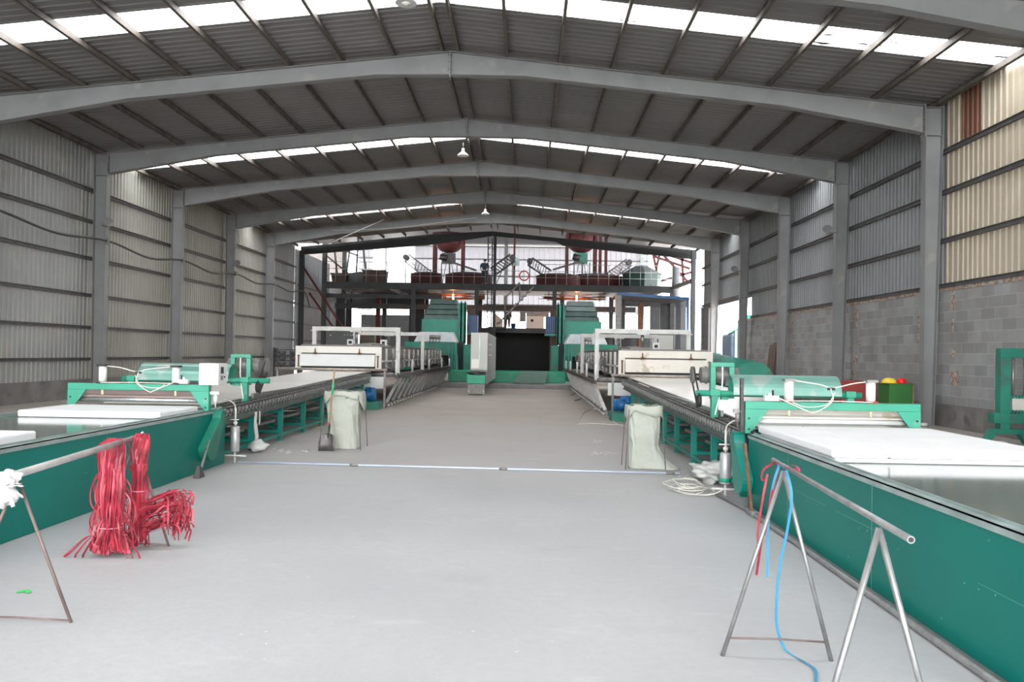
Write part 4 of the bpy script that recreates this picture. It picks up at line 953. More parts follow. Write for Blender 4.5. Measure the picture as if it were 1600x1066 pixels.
# green machine with round shell behind the east oven
t = thing('dust_drum', (6.2, 24, 0), 'green and grey horizontal drum behind the oven beside the block wall', 'drum')
MB().tube([(5.78, 21, 1.05), (5.78, 27, 1.35)], .5, 24).build('shell', M['dgreen'], t)
for y in (21, 26): B(5.4, 6.15, y-.1, y+.1, 0, .75).build('cradle', M['midmetal'], t)
t = thing('switch_cabinet', (5.9, 34.2, 0), 'pale grey switch cabinet with dials above the oven beside the block wall', 'cabinet')
B(5.15, 6.02, 34, 34.6, 0, 2.52).build('housing', M['cabinet'], t, bevel=.01)
B(5.16, 5.56, 33.985, 33.999, 1.9, 2.45).build('door', M['cabinet'], t)
mb = MB(); mb.box(5.25, 5.40, 33.97, 33.984, 2.22, 2.36); mb.box(5.28, 5.46, 33.97, 33.984, 2.06, 2.12); mb.box(5.28, 5.42, 33.97, 33.984, 1.90, 1.98); mb.build('dial', M['black'], t)
tag(B(7.4, 8.1, 40, 40.6, 0, 2.0).build('metal_locker', mat('olive_locker', (.22, .21, .17), .6)), 'olive metal locker behind the oven beside the block wall', 'locker')

# control panels and odds behind the west oven
a, b_ = at(510, 514, Y=35), at(556, 540, Y=35)
t = thing('button_cabinet', (a.x, 35, 0), 'dark grey control panel with rows of buttons behind the white oven hood', 'control panel')
B(a.x, b_.x, 35, 35.5, 0, a.z).build('housing', mat('dark_grey_panel', (.055, .055, .055), .5), t, bevel=.01)
mb = MB()
for k in range(4): mb.lathe((a.x+.78+k*.13, 34.99, a.z-.25), [(.03, 0), (.03, .02)], 10, 'y')
mb.box(a.x+.15, a.x+.22, 34.98, 35, a.z-.3, a.z-.24); mb.build('button', M['midmetal'], t)
a, b_ = at(562, 511, Y=39), at(585, 540, Y=39)
t = thing('control_box', (a.x, 39, 0), 'small brown control box with red buttons behind the white oven hood', 'control box')
B(a.x, b_.x, 39, 39.4, 0, a.z).build('housing', mat('brown_panel', (.09, .07, .05), .5), t)
mb = MB()
for (p, q) in ((0, 0), (.2, 0), (0, -.2), (.2, -.2)): mb.lathe((a.x+.2+p, 38.985, a.z-.2+q), [(.03, 0), (.03, .02)], 10, 'y')
mb.build('button', M['redplastic'], t)
t = thing('bucket_rack', (-13.5, 43, 0), 'dark rack of stacked rounded pans beside the long corrugated wall', 'rack')
for z in (.75, 1.05, 1.35, 1.65): B(-13.9, -11.2, 45.3, 45.9, z, z+.04).build('shelf', M['darksteel'], t)
for x in (-13.9, -12.55, -11.2): B(x-.04, x+.04, 45.3, 45.9, 0, 1.8).build('post', M['darksteel'], t)
for r_, z in enumerate((.79, 1.09, 1.39)):
    for k in range(4):
        x = -13.55+k*.68
        o = MB().lathe((x, 45.6, z), [(.10, 0), (.22, .06), (.24, .2), (.2, .22)], 12).build('round_pan', M['tarp'])
        tag(o, 'dark rounded pan on the %s shelf of the pan rack, %s from the wall' % (('lowest', 'middle', 'top')[r_], ORD[k]), 'pan', 'pans on the rack')
mb = MB(); mb.tube([(-8.6, 24.0, 0), (-8.6, 24.0, 1.35)], .035, 8); mb.tube([(-8.7, 24, 1.38), (-8.5, 24, 1.38)], .02, 8); mb.tube([(-8.6, 24, 1.3), (-8.6, 24, 1.4)], .015, 6)
tag(mb.build('screw_jack', M['midmetal']), 'slim upright screw jack beside the table of the long corrugated wall', 'jack')
for k, (a, b_) in enumerate((((-13.2, 48.2, 6.6), (-9.1, 50.2, .0)), ((-13.0, 49, 5.1), (-9.6, 50.4, .0)))):
    mb = MB(); mb.tube([a, b_], .06, 8); tag(mb.build('inclined_pole', M['redpaint']), ('longer' if k == 0 else 'shorter')+' dark red pole slanting down beside the far long corrugated wall', 'pole')

# ------------------------------------------------------------------ cabinet row, kerb, ramp in the aisle
t = thing('cabinet_row', (-1.85, 33, 0), 'tall grey beige control cabinet row standing alone at the end of the aisle', 'cabinet')
B(-2.22, -1.55, 33.0, 41.9, .42, 2.48).build('housing', M['cabside'], t)
B(-2.22, -1.55, 32.96, 32.998, .98, 2.48).build('front_door', M['cabinet'], t, bevel=.008)
B(-1.90, -1.84, 32.945, 32.959, 1.35, 2.35).build('door_strip', M['edge'], t)
B(-2.18, -1.88, 32.93, 32.958, 1.05, 1.42).build('notice_plate', M['board'], t)
mb = MB()
for k in range(8):
    for j in range(3): mb.box(-1.549, -1.53, 33.8+k*.35, 33.9+k*.35, 1.55+j*.22, 1.61+j*.22)
mb.build('button', M['dirtywhite'], t)
B(-2.32, -1.60, 32.4, 32.95, .46, .80).build('tray', M['band'], t, bevel=.01)
B(-2.28, -1.62, 32.5, 32.95, .06, .45).build('plinth_box', M['midmetal'], t)
for x in (-2.25, -1.66): MB().tube([(x, 32.52, 0), (x, 32.52, .3)], .025, 8).build('foot', M['chrome'], t)
o = blob((-1.95, 32.66, .87), .30, 77, 3, .35, (1.1, .7, .25)).build('chain_heap', M['darkmetal']); tag(o, 'heap of greasy chain lying in the green tray of the cabinet row', 'chain')
struct(B(-4.8, 2.4, 39.1, 44.9, 0, .18).build('trim_2', mat('kerb_concrete', (.24, .235, .23), .8, 0, .15, 2)))
t = thing('transfer_table', (-.5, 42, 0), 'low green transfer table with a grey sloping ramp plate at the aisle end', 'transfer table')
B(-3.9, 2.0, 42.0, 44.6, .2, .74).build('body', M['band'], t)
MB().hexa([(-.62, 40.2, .22), (.92, 40.2, .22), (1.1, 42.0, .76), (-.2, 42.0, .76), (-.62, 40.2, .26), (.92, 40.2, .26), (1.1, 42.0, .80), (-.2, 42.0, .80)]).build('ramp_plate', mat('green_grey_plate', (.10, .17, .14), .5), t)
B(-.8, .9, 40.4, 41.6, .18, .21).build('foot_plate', M['midmetal'], t)

# ------------------------------------------------------------------ far green machines
def tower(s):
    c = -.95 if s < 0 else -.80; X = lambda u: c+s*(2.85+u)
    t = thing('green_forming_machine', (X(1), 46.5, 0), 'tall green machine with louvred sloping head '+side_words(s), 'machine')
    mb = MB(); mb.box(X(0), X(.45), 45.2, 46.2, 0, 2.2); mb.build('front_leg', M['dgreen'], t, bevel=.02)
    mb = MB(); mb.box(X(2.5), X(2.9), 45.2, 46.2, 0, 2.2); mb.build('front_leg', M['dgreen'], t, bevel=.02)
    B(X(-.0), X(2.9), 45.15, 45.9, 1.55, 2.22).build('front_beam', M['dgreen'], t, bevel=.02)
    for u in (.05, .25, .42): B(X(u-.03), X(u+.03), 45.08, 45.2, .1, 2.2).build('edge_strip', M['tealdark'], t)
    B(X(.1), X(2.2), 47, 49, 2.2, 3.55).build('head_casing', M['mint'] if False else mat('casing_green', (.02, .21, .145), .45, 0, .12, 1.5), t, bevel=.02)
    for k in range(4):
        z0 = 3.55+k*.30; ins = .10+.10*k
        MB().hexa([(X(.1+.05*k), 47+ins-.08, z0), (X(2.2-ins), 47+ins-.08, z0), (X(2.2-ins), 49, z0), (X(.1+.05*k), 49, z0), (X(.14+.05*k), 47.1+ins, z0+.28), (X(2.15-ins), 47.1+ins, z0+.28), (X(2.15-ins), 49, z0+.28), (X(.14+.05*k), 49, z0+.28)]).build('louvre', mat('louvre_grey_green', (.08, .13, .115), .4, .2, .2, 3) if s < 0 or k < 2 else mat('louvre_pale', (.20, .25, .24), .4, .2, .15, 3), t)
    for u in (-.32, -.1): B(X(u), X(u+.08), 46.9, 47.0, 0.18, 4.6).build('mast', M['dgreen'], t)
    B(X(-.34), X(.1), 46.9, 47.3, 2.2, 4.5).build('side_duct', M['dgreen'], t)
    MB().hexa([(X(.0), 45.3, 2.22), (X(2.4), 45.3, 2.22), (X(2.4), 46.8, 2.22), (X(.0), 46.8, 2.22), (X(.35), 45.5, 2.78), (X(2.15), 45.5, 2.78), (X(2.2), 46.8, 2.82), (X(.3), 46.8, 2.82)]).build('white_cover', mat('pale_cover', (.50, .51, .53), .4), t, bevel=.05)
    mb = MB(); mb.tube([(X(.9), 45.1, 2.5), (X(1.5), 45.1, 2.5)], .12, 14)
    for k in range(4): mb.box(X(.95+.17*k), X(1.0+.17*k), 45.05, 45.15, 2.22, 2.5)
    mb.build('gear_motor', M['midmetal'], t)
    B(X(-.68), X(-.25), 46.4, 47.4, .18, 2.15).build('side_cabinet', M['dgreen'], t, bevel=.02)
    B(X(.5), X(2.4), 46.21, 46.5, .6, 1.5).build('inner_duct', M['black'], t)
    B(X(-.24), X(.05), 46.6, 46.7, 0, 2.3).build('gap_shade_panel', M['black'], t)  # black panel added to darken the bright slit between leg and cabinet
    t2 = thing('plastic_bin', (X(-.6), 48.2, 2.9), 'blue ribbed plastic bin on a ledge, on the side '+('of the block wall' if s > 0 else 'of the long corrugated wall'), 'bin')
    B(X(-.95), X(-.38), 48.0, 48.7, 2.86, 3.86).build('body', M['bluebin'], t2, bevel=.04)
    mb = MB()
    for k in range(5): mb.box(X(-.93+.12*k), X(-.89+.12*k), 47.97, 48.0, 2.88, 3.84)
    mb.build('rib', M['outblue'], t2)
    tag(B(X(-1.0), X(-.35), 47.9, 48.9, 2.72, 2.855).build('bin_ledge', M['tealdark']), 'green steel ledge carrying the blue bin '+side_words(s), 'ledge')
    tag(B(X(-.65), X(-.2), 49.6, 50.1, 0, 4.35).build('brown_duct', M['tubbrown']), 'dark brown duct behind the blue bin '+side_words(s), 'duct')
tower(-1); tower(1)

# ------------------------------------------------------------------ end of the hall: dark gable beam and mezzanine
YG = 51.1
def darkbeam(name, pts, y0, y1, label, cat='beam', m_='darksteel'):
    o = MB().prism(pts, 'y', y0, y1).build(name, M[m_]); return tag(o, label, cat)
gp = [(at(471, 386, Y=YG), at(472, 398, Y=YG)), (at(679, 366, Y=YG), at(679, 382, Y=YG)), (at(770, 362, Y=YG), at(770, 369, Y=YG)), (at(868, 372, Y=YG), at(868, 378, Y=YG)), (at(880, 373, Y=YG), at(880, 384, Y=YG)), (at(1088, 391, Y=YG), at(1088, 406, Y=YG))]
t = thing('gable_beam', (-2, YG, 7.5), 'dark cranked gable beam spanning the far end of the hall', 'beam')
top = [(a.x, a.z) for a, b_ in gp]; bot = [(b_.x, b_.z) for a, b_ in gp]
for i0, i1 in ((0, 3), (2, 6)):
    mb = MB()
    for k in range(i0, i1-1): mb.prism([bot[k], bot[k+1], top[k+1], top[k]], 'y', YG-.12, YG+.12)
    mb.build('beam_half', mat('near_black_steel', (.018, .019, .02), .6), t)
for px in (668, 742, 795, 817, 842, 883):
    pass
for x, lab in ((XL+.3, 'under the gable beam against the long corrugated wall'), (XR-.2, 'under the gable beam beside the side opening')):
    t = thing('dark_column', (x, YG, 0), 'dark steel column '+lab, 'column'); z = at(480 if x < 0 else 1085, 392, Y=YG).z
    B(x-.13, x+.13, YG-.15, YG-.13, 0, z).build('flange', M['darksteel'], t); B(x-.13, x+.13, YG+.13, YG+.15, 0, z).build('flange', M['darksteel'], t); B(x-.02, x+.02, YG-.13, YG+.13, 0, z).build('web', M['darksteel'], t)

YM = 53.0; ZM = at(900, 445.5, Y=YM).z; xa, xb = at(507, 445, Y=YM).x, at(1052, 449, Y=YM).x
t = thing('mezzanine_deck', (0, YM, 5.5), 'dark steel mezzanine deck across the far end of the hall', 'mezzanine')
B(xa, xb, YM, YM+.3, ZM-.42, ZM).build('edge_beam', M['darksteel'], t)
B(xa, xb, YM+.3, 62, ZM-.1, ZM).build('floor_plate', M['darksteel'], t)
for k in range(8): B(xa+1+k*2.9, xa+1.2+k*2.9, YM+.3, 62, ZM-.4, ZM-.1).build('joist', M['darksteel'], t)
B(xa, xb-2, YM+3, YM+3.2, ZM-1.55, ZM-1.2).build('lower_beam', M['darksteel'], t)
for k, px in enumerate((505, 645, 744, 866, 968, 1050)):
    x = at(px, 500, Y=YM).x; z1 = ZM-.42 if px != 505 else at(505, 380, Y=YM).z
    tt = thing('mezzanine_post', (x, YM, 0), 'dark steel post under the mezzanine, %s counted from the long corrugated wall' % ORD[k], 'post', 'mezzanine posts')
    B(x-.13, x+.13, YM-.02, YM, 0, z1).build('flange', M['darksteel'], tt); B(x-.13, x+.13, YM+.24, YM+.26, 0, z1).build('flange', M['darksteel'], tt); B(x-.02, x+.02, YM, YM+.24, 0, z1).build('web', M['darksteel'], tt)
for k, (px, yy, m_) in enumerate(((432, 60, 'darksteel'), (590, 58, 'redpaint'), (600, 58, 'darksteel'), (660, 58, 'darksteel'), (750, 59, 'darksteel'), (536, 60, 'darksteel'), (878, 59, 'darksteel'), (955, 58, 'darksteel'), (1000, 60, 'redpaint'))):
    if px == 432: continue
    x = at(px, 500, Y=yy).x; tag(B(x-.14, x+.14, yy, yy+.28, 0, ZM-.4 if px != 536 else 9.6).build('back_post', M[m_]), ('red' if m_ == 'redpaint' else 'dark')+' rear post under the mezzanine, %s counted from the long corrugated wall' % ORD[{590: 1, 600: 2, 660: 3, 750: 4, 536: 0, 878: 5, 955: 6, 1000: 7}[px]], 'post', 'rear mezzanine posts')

# railing
def railing(pxa, pxb, hi, label, n, y=YM+.05):
    x0, x1 = at(pxa, 440, Y=y).x, at(pxb, 440, Y=y).x
    t = thing('guard_railing', ((x0+x1)/2, y, ZM), label, 'railing')
    for z in (ZM+.45, ZM+.85) + ((ZM+1.3,) if hi else ()): MB().tube([(x0, y, z), (x1, y, z)], .017, 6).build('rail', M['edge'], t)
    for k in range(n+1): x = x0+(x1-x0)*k/n; MB().tube([(x, y, ZM), (x, y, ZM+(1.3 if hi else .85))], .017, 6).build('upright', M['edge'], t)
railing(508, 620, True, 'thin pale railing before the brown tubs on the mezzanine', 7)
railing(622, 758, False, 'low pale railing before the red vat and red hopper frame on the mezzanine', 8)
railing(762, 818, False, 'short pale railing behind the lattice mast', 4)
railing(836, 1050, True, 'tall pale railing before the pyramid roofed tank on the mezzanine', 13)

# lower working platform behind
ZP = at(820, 513, Y=54).z; xa2, xb2 = at(748, 515, Y=54).x, at(864, 515, Y=54).x
t = thing('working_platform', (0, 54, ZP), 'dark platform under the mezzanine where the worker stands', 'platform')
B(xa2, xb2, 54, 54.2, ZP-.32, ZP).build('edge_beam', M['darksteel'], t); B(xa2, xb2, 54.2, 60, ZP-.1, ZP).build('floor_plate', M['darksteel'], t)
B(xa2, xb2, 59.5, 59.7, 0, ZP-.1).build('back_panel', M['black'], t)
for x in (xa2, xb2): B(x-.05, x+.05, 54.2, 59.5, 0, ZP-.1).build('side_panel', M['black'], t)
B(-2.45, -1.3, 51.9, 54, ZP-.1, ZP).build('stair_landing', M['darksteel'], t)
# stair
sa, sb = at(834, 448, Y=52.4), at(776, 508, Y=52.4)
t = thing('steel_stair', (sb.x, 52.4, ZP), 'steel stair with tube handrail climbing from platform to mezzanine', 'stair')
for y in (52.1, 52.75): MB().bar((sa.x, y, sa.z), (sb.x, y, sb.z), .05, .22, (0, 1, 0)).build('stringer', M['midmetal'], t)
for k in range(10): p = sa.lerp(sb, (k+.5)/10); B(p.x-.12, p.x+.12, 52.12, 52.73, p.z-.02, p.z+.02).build('tread', M['darksteel'], t)
ha, hb = at(812, 442, Y=52.1), at(789, 466, Y=52.1)
mb = MB(); mb.tube([ha, hb, at(789, 500, Y=52.1)], .05, 8); mb.tube([ha, at(812, 470, Y=52.1)], .04, 8); mb.tube([at(801, 455, Y=52.1), at(801, 478, Y=52.1)], .03, 8); mb.build('handrail', M['midmetal'], t)
# lattice mast
xm, ym = at(767, 440, Y=51.6).x, 51.6
t = thing('lattice_mast', (xm, ym, 0), 'slim dark lattice hoist mast rising at the centre of the far end', 'mast')
for dx, dy in ((-.2, 0), (.2, 0), (.05, .3)): MB().bar((xm+dx, ym+dy, 0), (xm+dx, ym+dy, 8.9), .07, .07).build('chord', M['darksteel'], t)
mb = MB()
for k in range(22): z = .4+k*.39; mb.bar((xm-.2, ym, z), (xm+.2, ym, z), .03, .03); mb.bar((xm-.2, ym, z), (xm+.2, ym, z+.39), .02, .02)
mb.build('lacing', M['darksteel'], t)
mb = MB(); mb.box(xm+.12, xm+.30, ym+.4, ym+.6, 0, 9.3); tag(mb.build('centre_post', M['darksteel']), 'dark centre post right behind the lattice mast', 'post')

# back wall outdoors, white corrugated
YW = 68
xa3, xb3 = at(560, 420, Y=YW).x, at(1013, 420, Y=YW).x
xs1, xs2 = at(585, 400, Y=YW).x, at(646, 400, Y=YW).x
mb = MB(); corr(mb, (xa3, YW, 5.0), (1, 0, 0), xs1-xa3, (0, 0, 1), 5.5, (0, -1, 0), .42, .06); corr(mb, (xs2, YW, 5.0), (1, 0, 0), xb3-xs2, (0, 0, 1), 5.5, (0, -1, 0), .42, .06)
struct(mb.build('wall_back', M['backsheet']))
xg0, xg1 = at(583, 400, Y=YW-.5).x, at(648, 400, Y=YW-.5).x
mb = MB(); corr(mb, (xg0, YW-.5, 5.0), (1, 0, 0), xg1-xg0, (0, 0, 1), 5.5, (0, -1, 0), .42, .05); struct(mb.build('window_20', M['glaresheet']))  # clear sheet added so this stretch of the back wall glares white
for k, py in enumerate((386, 406, 432)):
    z = at(800, py, Y=YW-.1).z
    tag(B(xa3, xb3, YW-.16, YW-.07, z-.06, z+.06).build('wall_girt', M['midmetal']), 'grey girt across the white back wall, %s from the top' % ORD[k], 'girt', 'girts on the white back wall')
for k, px in enumerate((604, 791, 1003)):
    x = at(px, 400, Y=YW-.3).x; tag(B(x-.14, x+.14, YW-.42, YW-.17, 0, 13).build('wall_post', M['edge'] if px == 1003 else M['midmetal']), 'grey post before the white back wall, %s from the tubs' % ORD[k], 'post', 'posts before the white back wall')
struct(B(xa3-9, xa3-1.2, YW+1, YW+1.2, 5.9, 12).build('wall_back_west', mat('dull_pink_sheet', (.34, .31, .30), .6)))
struct(B(-22, 14, 46, 68.6, 10.6, 10.75).build('added_shade_roof', M['darksteel']))  # unseen high roof added to keep skylight off the mezzanine and gable beam
# lower far side walls seen under the deck
struct(B(-13.3, -4.9, 66.0, 66.2, 0, at(600, 492, Y=66).z).build('wall_back_lower', mat('far_grey_wall', (.20, .205, .21), .7)))
struct(B(at(500, 500, Y=66).x-6, at(545, 500, Y=66).x, 66.3, 66.5, 0, 5.2).build('wall_back_dark', M['wallblue']))
struct(B(at(1020, 500, Y=62).x, at(1072, 500, Y=62).x, 62, 62.2, 0, 5.6).build('wall_back_east', M['darksteel']))
mb = MB(); corr(mb, (XL-.2, 51.3, .6), (0, 1, 0), 9, (0, 0, 1), 7.4, (1, 0, 0), .235, .03); struct(mb.build('wall_left_far', M['wallblue']))
for k, z in enumerate((1.27, 2.31, 3.37, 4.58, 5.8)):
    tag(B(XL-.16, XL-.05, 51.3, 60.3, z-.05, z+.05).build('wall_girt', M['girt']), 'dark girt on the far extension of the long corrugated wall, %s row up' % ORD[k], 'girt', 'far girts')
struct(B(-13.3, -5.5, 53.3, 53.5, ZM-1.0, ZM-.75).build('trim_3', M['darksteel']))

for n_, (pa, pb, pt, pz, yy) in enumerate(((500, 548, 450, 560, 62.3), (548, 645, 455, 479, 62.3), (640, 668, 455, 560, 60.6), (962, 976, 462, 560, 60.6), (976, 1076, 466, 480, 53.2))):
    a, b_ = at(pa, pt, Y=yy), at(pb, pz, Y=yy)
    struct(B(a.x, b_.x, yy, yy+.15, max(0, b_.z), a.z).build('trim_%d' % (6+n_), M['darksteel']))  # far wall end, then dark panels added to darken under deck and canopy
# tubs, vats and hoppers on the deck
def tub(px0, px1, pyt, y, m_, name, label, cat, taper=.8):
    a, b_ = at(px0, pyt, Y=y), at(px1, pyt, Y=y); zt = a.z; cx = (a.x+b_.x)/2; w_ = (b_.x-a.x)/2; d = w_*.8
    q = w_*taper; e = d*taper
    t = thing(name, (cx, y+d, ZM), label, cat)
    MB().hexa([(cx-q, y+d-e, ZM), (cx+q, y+d-e, ZM), (cx+q, y+d+e, ZM), (cx-q, y+d+e, ZM), (cx-w_, y, zt), (cx+w_, y, zt), (cx+w_, y+2*d, zt), (cx-w_, y+2*d, zt)]).build('body', M[m_], t, bevel=.03)
    mb = MB(); mb.box(cx-w_-.04, cx+w_+.04, y-.04, y+.04, zt-.06, zt+.02); mb.box(cx-w_-.04, cx+w_+.04, y+2*d-.04, y+2*d+.04, zt-.06, zt+.02); mb.build('rim', M[m_], t)
    return t
tub(517, 541, 427, 55, 'tubbrown', 'brown_tub', 'small brown tapered tub at the end of the mezzanine', 'tub')
tub(566, 602, 422, 55, 'tubbrown', 'brown_tub', 'large brown tapered tub beside the tarpaulin heap', 'tub', .9)
q = at(555, 443, Y=56); tag(blob((q.x, 56.5, ZM+.25), .9, 51, 3, .15, (1.2, .8, .75)).build('tarpaulin_heap', M['tarp']), 'grey tarpaulin heap between the two brown tubs', 'tarpaulin')
def vat(px0, px1, pyt, y, label):
    a, b_ = at(px0, pyt, Y=y), at(px1, pyt, Y=y); cx = (a.x+b_.x)/2; w_ = (b_.x-a.x)/2
    t = thing('mixing_vat', (cx, y+1, ZM), label, 'vat')
    mb = MB(); mb.lathe((0, 0, 0), [(w_*.96, 0), (w_, .1), (w_, a.z-ZM-.05), (w_*1.01, a.z-ZM)], 32); mb.v = [(cx+p[0], y+w_*.5+p[1]*.5, ZM+p[2]) for p in mb.v]; mb.build('shell', M['redpaint'], t)
    o = blob((cx, y+w_*.5, a.z-.05), w_*.95, 9, 3, .05, (1, .5, .16)); o.build('cover', M['tarp'], t)
vat(694, 767, 427, 54.2, 'red round vat behind the person in blue on the mezzanine')
vat(640, 690, 426, 55.6, 'dull red round vat with grey cover beside the sloping conveyor')
vat(838, 908, 429, 54.2, 'wide red round vat just beyond the stair head')
vat(892, 976, 430, 55.8, 'long dark red round vat next to the pyramid roofed tank')
def hopper(pxc, label, green):
    y = 58.7; c = at(pxc, 385, Y=y); x = c.x
    t = thing('red_hopper', (x, y, ZM), label, 'hopper')
    MB().lathe((x, y, c.z), [(.25, -.45), (.55, -.38), (.9, -.1), (1.05, .3), (1.08, .9)], 24).build('bowl', M['redpaint'], t)
    for dx in (-1.0, 1.0):
        for dy in (-.6, .6): B(x+dx-.09, x+dx+.09, y+dy-.09, y+dy+.09, ZM, c.z+.9).build('leg', M['redpaint'], t)
    B(x-.5, x+.45, y-.3, y+.3, c.z-1.25, c.z-.5).build('feeder', M['dgreen'] if green else M['darkmetal'], t)
    mb = MB(); mb.tube([(x-.6, y-.4, c.z-.8), (x-.1, y-.4, c.z-.9)], .22, 10); mb.build('motor', M['darkmetal'], t)
    mb = MB()
    for dx in (-.5, .1, .6): mb.bar((x+dx, y-.3, ZM), (x+dx, y-.3, c.z-1.2), .06, .06); mb.bar((x+dx, y-.3, ZM), (x+dx*.3, y-.3, c.z-1.2), .04, .04)
    mb.build('stand', M['darksteel'], t)
    e = 1 if not green else -1
    MB().bar((x, y-.3, c.z-1.1), (x+e*2.0, y-.5, c.z-1.75), .3, .12).build('chute', M['darkmetal'], t)
hopper(702, 'dark red hopper bowl on red legs nearer the long corrugated wall', False); hopper(908, 'dark red hopper bowl with green feeder above the wide red vat', True)
def conv(p, q, y, label):
    a, b_ = at(*p, Y=y), at(*q, Y=y)
    t = thing('inclined_conveyor', (b_.x, y, ZM), label, 'conveyor'); d = (b_-a).normalized(); n = Vector((-d.z, 0, d.x))*.28
    mb = MB()
    for o_ in (n, -n):
        for dy in (0, .5): mb.bar(a+o_+Vector((0, dy, 0)), b_+o_+Vector((0, dy, 0)), .07, .07)
    for k in range(8): m1 = a.lerp(b_, k/8)+n; m2 = a.lerp(b_, (k+1)/8)-n; mb.bar(m1, m2, .04, .04); mb.bar(m2+Vector((0, .5, 0)), m1+Vector((0, .5, 0)), .04, .04)
    mb.build('truss', M['darkmetal'], t)
    mb = MB(); mb.tube([a-Vector((.0, .1, 0)), a+Vector((0, .6, 0))], .2, 10); mb.build('head_drum', M['darkmetal'], t)
    mb = MB(); mb.bar((a.x, y, a.z), (a.x, y, ZM), .06, .06); mb.bar(a.lerp(b_, .35), (b_.x+(a.x-b_.x)*.1, y, ZM), .05, .05); mb.build('prop', M['darkmetal'], t)
conv((634, 402), (668, 428), 56.5, 'dark lattice conveyor sloping beside the dull red vat'); conv((801, 402), (770, 424), 56.5, 'dark lattice conveyor sloping up towards the pale wall box')
conv((828, 408), (858, 428), 56, 'dark lattice conveyor sloping down into the wide red vat'); conv((983, 410), (952, 432), 56.5, 'dark lattice conveyor leaning towards the pyramid roofed tank')
t = thing('wall_box', (at(803, 420, Y=58).x, 58, ZM), 'grey electrical box on a red post above the stair head', 'electrical box')
a = at(796, 402, Y=58); b_ = at(811, 415, Y=58); B(a.x, b_.x, 58, 58.25, b_.z, a.z).build('housing', M['edge'], t); xx = (a.x+b_.x)/2; B(xx-.07, xx+.07, 58.3, 58.44, ZM, 10.9).build('post', M['redpaint'], t)
c = at(819, 431, Y=52.98)
mb = MB(); mb.tube([(c.x+math.cos(a_)*.30, 52.98, c.z+math.sin(a_)*.30) for a_ in [i*6.2832/18 for i in range(19)]], .04, 6, False); tag(mb.build('red_ring', M['redplastic']), 'red ring of hose hung on the mezzanine railing by the stair head', 'hose ring')
# pyramid-roofed tank
a, b_ = at(976, 440, Y=54.5), at(1038, 440, Y=54.5); zt = at(1005, 426, Y=54.5).z; zz = at(1005, 412, Y=54.5).z; cx = (a.x+b_.x)/2; w_ = (b_.x-a.x)/2
t = thing('covered_tank', (cx, 56, ZM), 'dark green tank with grey pyramid roof at the end of the mezzanine', 'tank')
MB().lathe((cx, 54.5+w_, ZM), [(w_*.97, 0), (w_, zt-ZM)], 8, smooth=False).build('shell', mat('tank_dark_green', (.03, .06, .05), .5), t)
MB().lathe((cx, 54.5+w_, zt), [(w_*1.06, 0), (w_*1.06, .05), (w_*.28, zz-zt), (w_*.2, zz-zt+.02)], 8, smooth=False).build('roof', M['tarp'], t)
# red frame and pipes near the right end
for k, (px, h) in enumerate(((929, 366), (938, 366), (947, 368))):
    x = at(px, 400, Y=58.5).x; tag(B(x-.1, x+.1, 58.5, 58.7, ZM, at(px, h, Y=58.5).z).build('red_post', M['redpaint']), 'slim red upright beyond the green feeder, %s of three' % ORD[k], 'post', 'slim red uprights')
t = thing('steel_truss', (7.5, 57, 7), 'rusty lattice of struts beyond the mezzanine end beside the side opening', 'truss')
mb = MB()
for p, q in (((1020, 395), (1030, 444)), ((1035, 397), (1078, 444)), ((1020, 400), (1078, 420)), ((1042, 398), (1085, 412)), ((1065, 396), (1068, 444)), ((1010, 446), (1085, 424)), ((1030, 400), (1020, 444))):
    mb.bar(at(*p, Y=57), at(*q, Y=57), .16, .16)
mb.build('strut', M['redpaint'], t)
x = at(1056, 440, Y=56).x; tag(MB().tube([(x, 56, 0), (x, 56, at(1056, 418, Y=56).z)], .28, 14).build('vent_pipe', M['tarp']), 'grey upright vent pipe just past the pyramid roofed tank', 'pipe')
tag(MB().bar(at(1052, 450, Y=53), at(1084, 438, Y=51.6), .2, .25).build('diagonal_strut', M['midmetal']), 'grey diagonal strut tying the mezzanine end to the dark column', 'strut')
mb = MB()
for p, q in (((521, 375), (528, 440)), ((548, 378), (541, 430)), ((508, 398), (545, 428)), ((512, 382), (560, 400)), ((560, 370), (556, 440)), ((566, 372), (571, 420))):
    mb.bar(at(*p, Y=59), at(*q, Y=59), .12, .12)
tag(mb.build('leaning_lattice', M['darksteel']), 'dark tangle of struts and wires over the brown tubs', 'struts')

# blue edged canopy beyond the east oven
t = thing('blue_canopy', (6, 46, 0), 'lean-to canopy with blue roof edge and blue posts over the far machinery', 'canopy')
a, b_ = at(965, 459, Y=49), at(1077, 467, Y=49)
MB().bar(a, b_, .12, .16).build('roof_edge', M['bluetrim'], t)
MB().hexa([(a.x, 49, a.z), (b_.x, 49, b_.z), (b_.x, 52.5, b_.z-.1), (a.x, 52.5, a.z-.1), (a.x, 49, a.z+.06), (b_.x, 49, b_.z+.06), (b_.x, 52.5, b_.z-.04), (a.x, 52.5, a.z-.04)]).build('roof_sheet', M['darksteel'], t)
for xx in (b_.x-.08,): B(xx-.07, xx+.07, 48.95, 49.09, 0, b_.z).build('post', M['bluetrim'], t)
B(a.x-.1, a.x+.25, 49, 49.3, 0, a.z).build('post', M['midmetal'], t)
for k, px in enumerate((1002, 1035, 1060)): x = at(px, 500, Y=51).x; tag(B(x-.14, x+.14, 51, 51.28, 0, 4.9).build('canopy_post', M['rust'] if k == 0 else M['darksteel']), ('rusty' if k == 0 else 'dark')+' post under the blue edged canopy, %s from the aisle' % ORD[k], 'post', 'posts under the canopy')
x0c = at(1016, 500, Y=56.5).x; struct(B(x0c, x0c+2.4, 56.5, 56.7, 0, 5.6).build('wall_canopy_back', M['darksteel']))

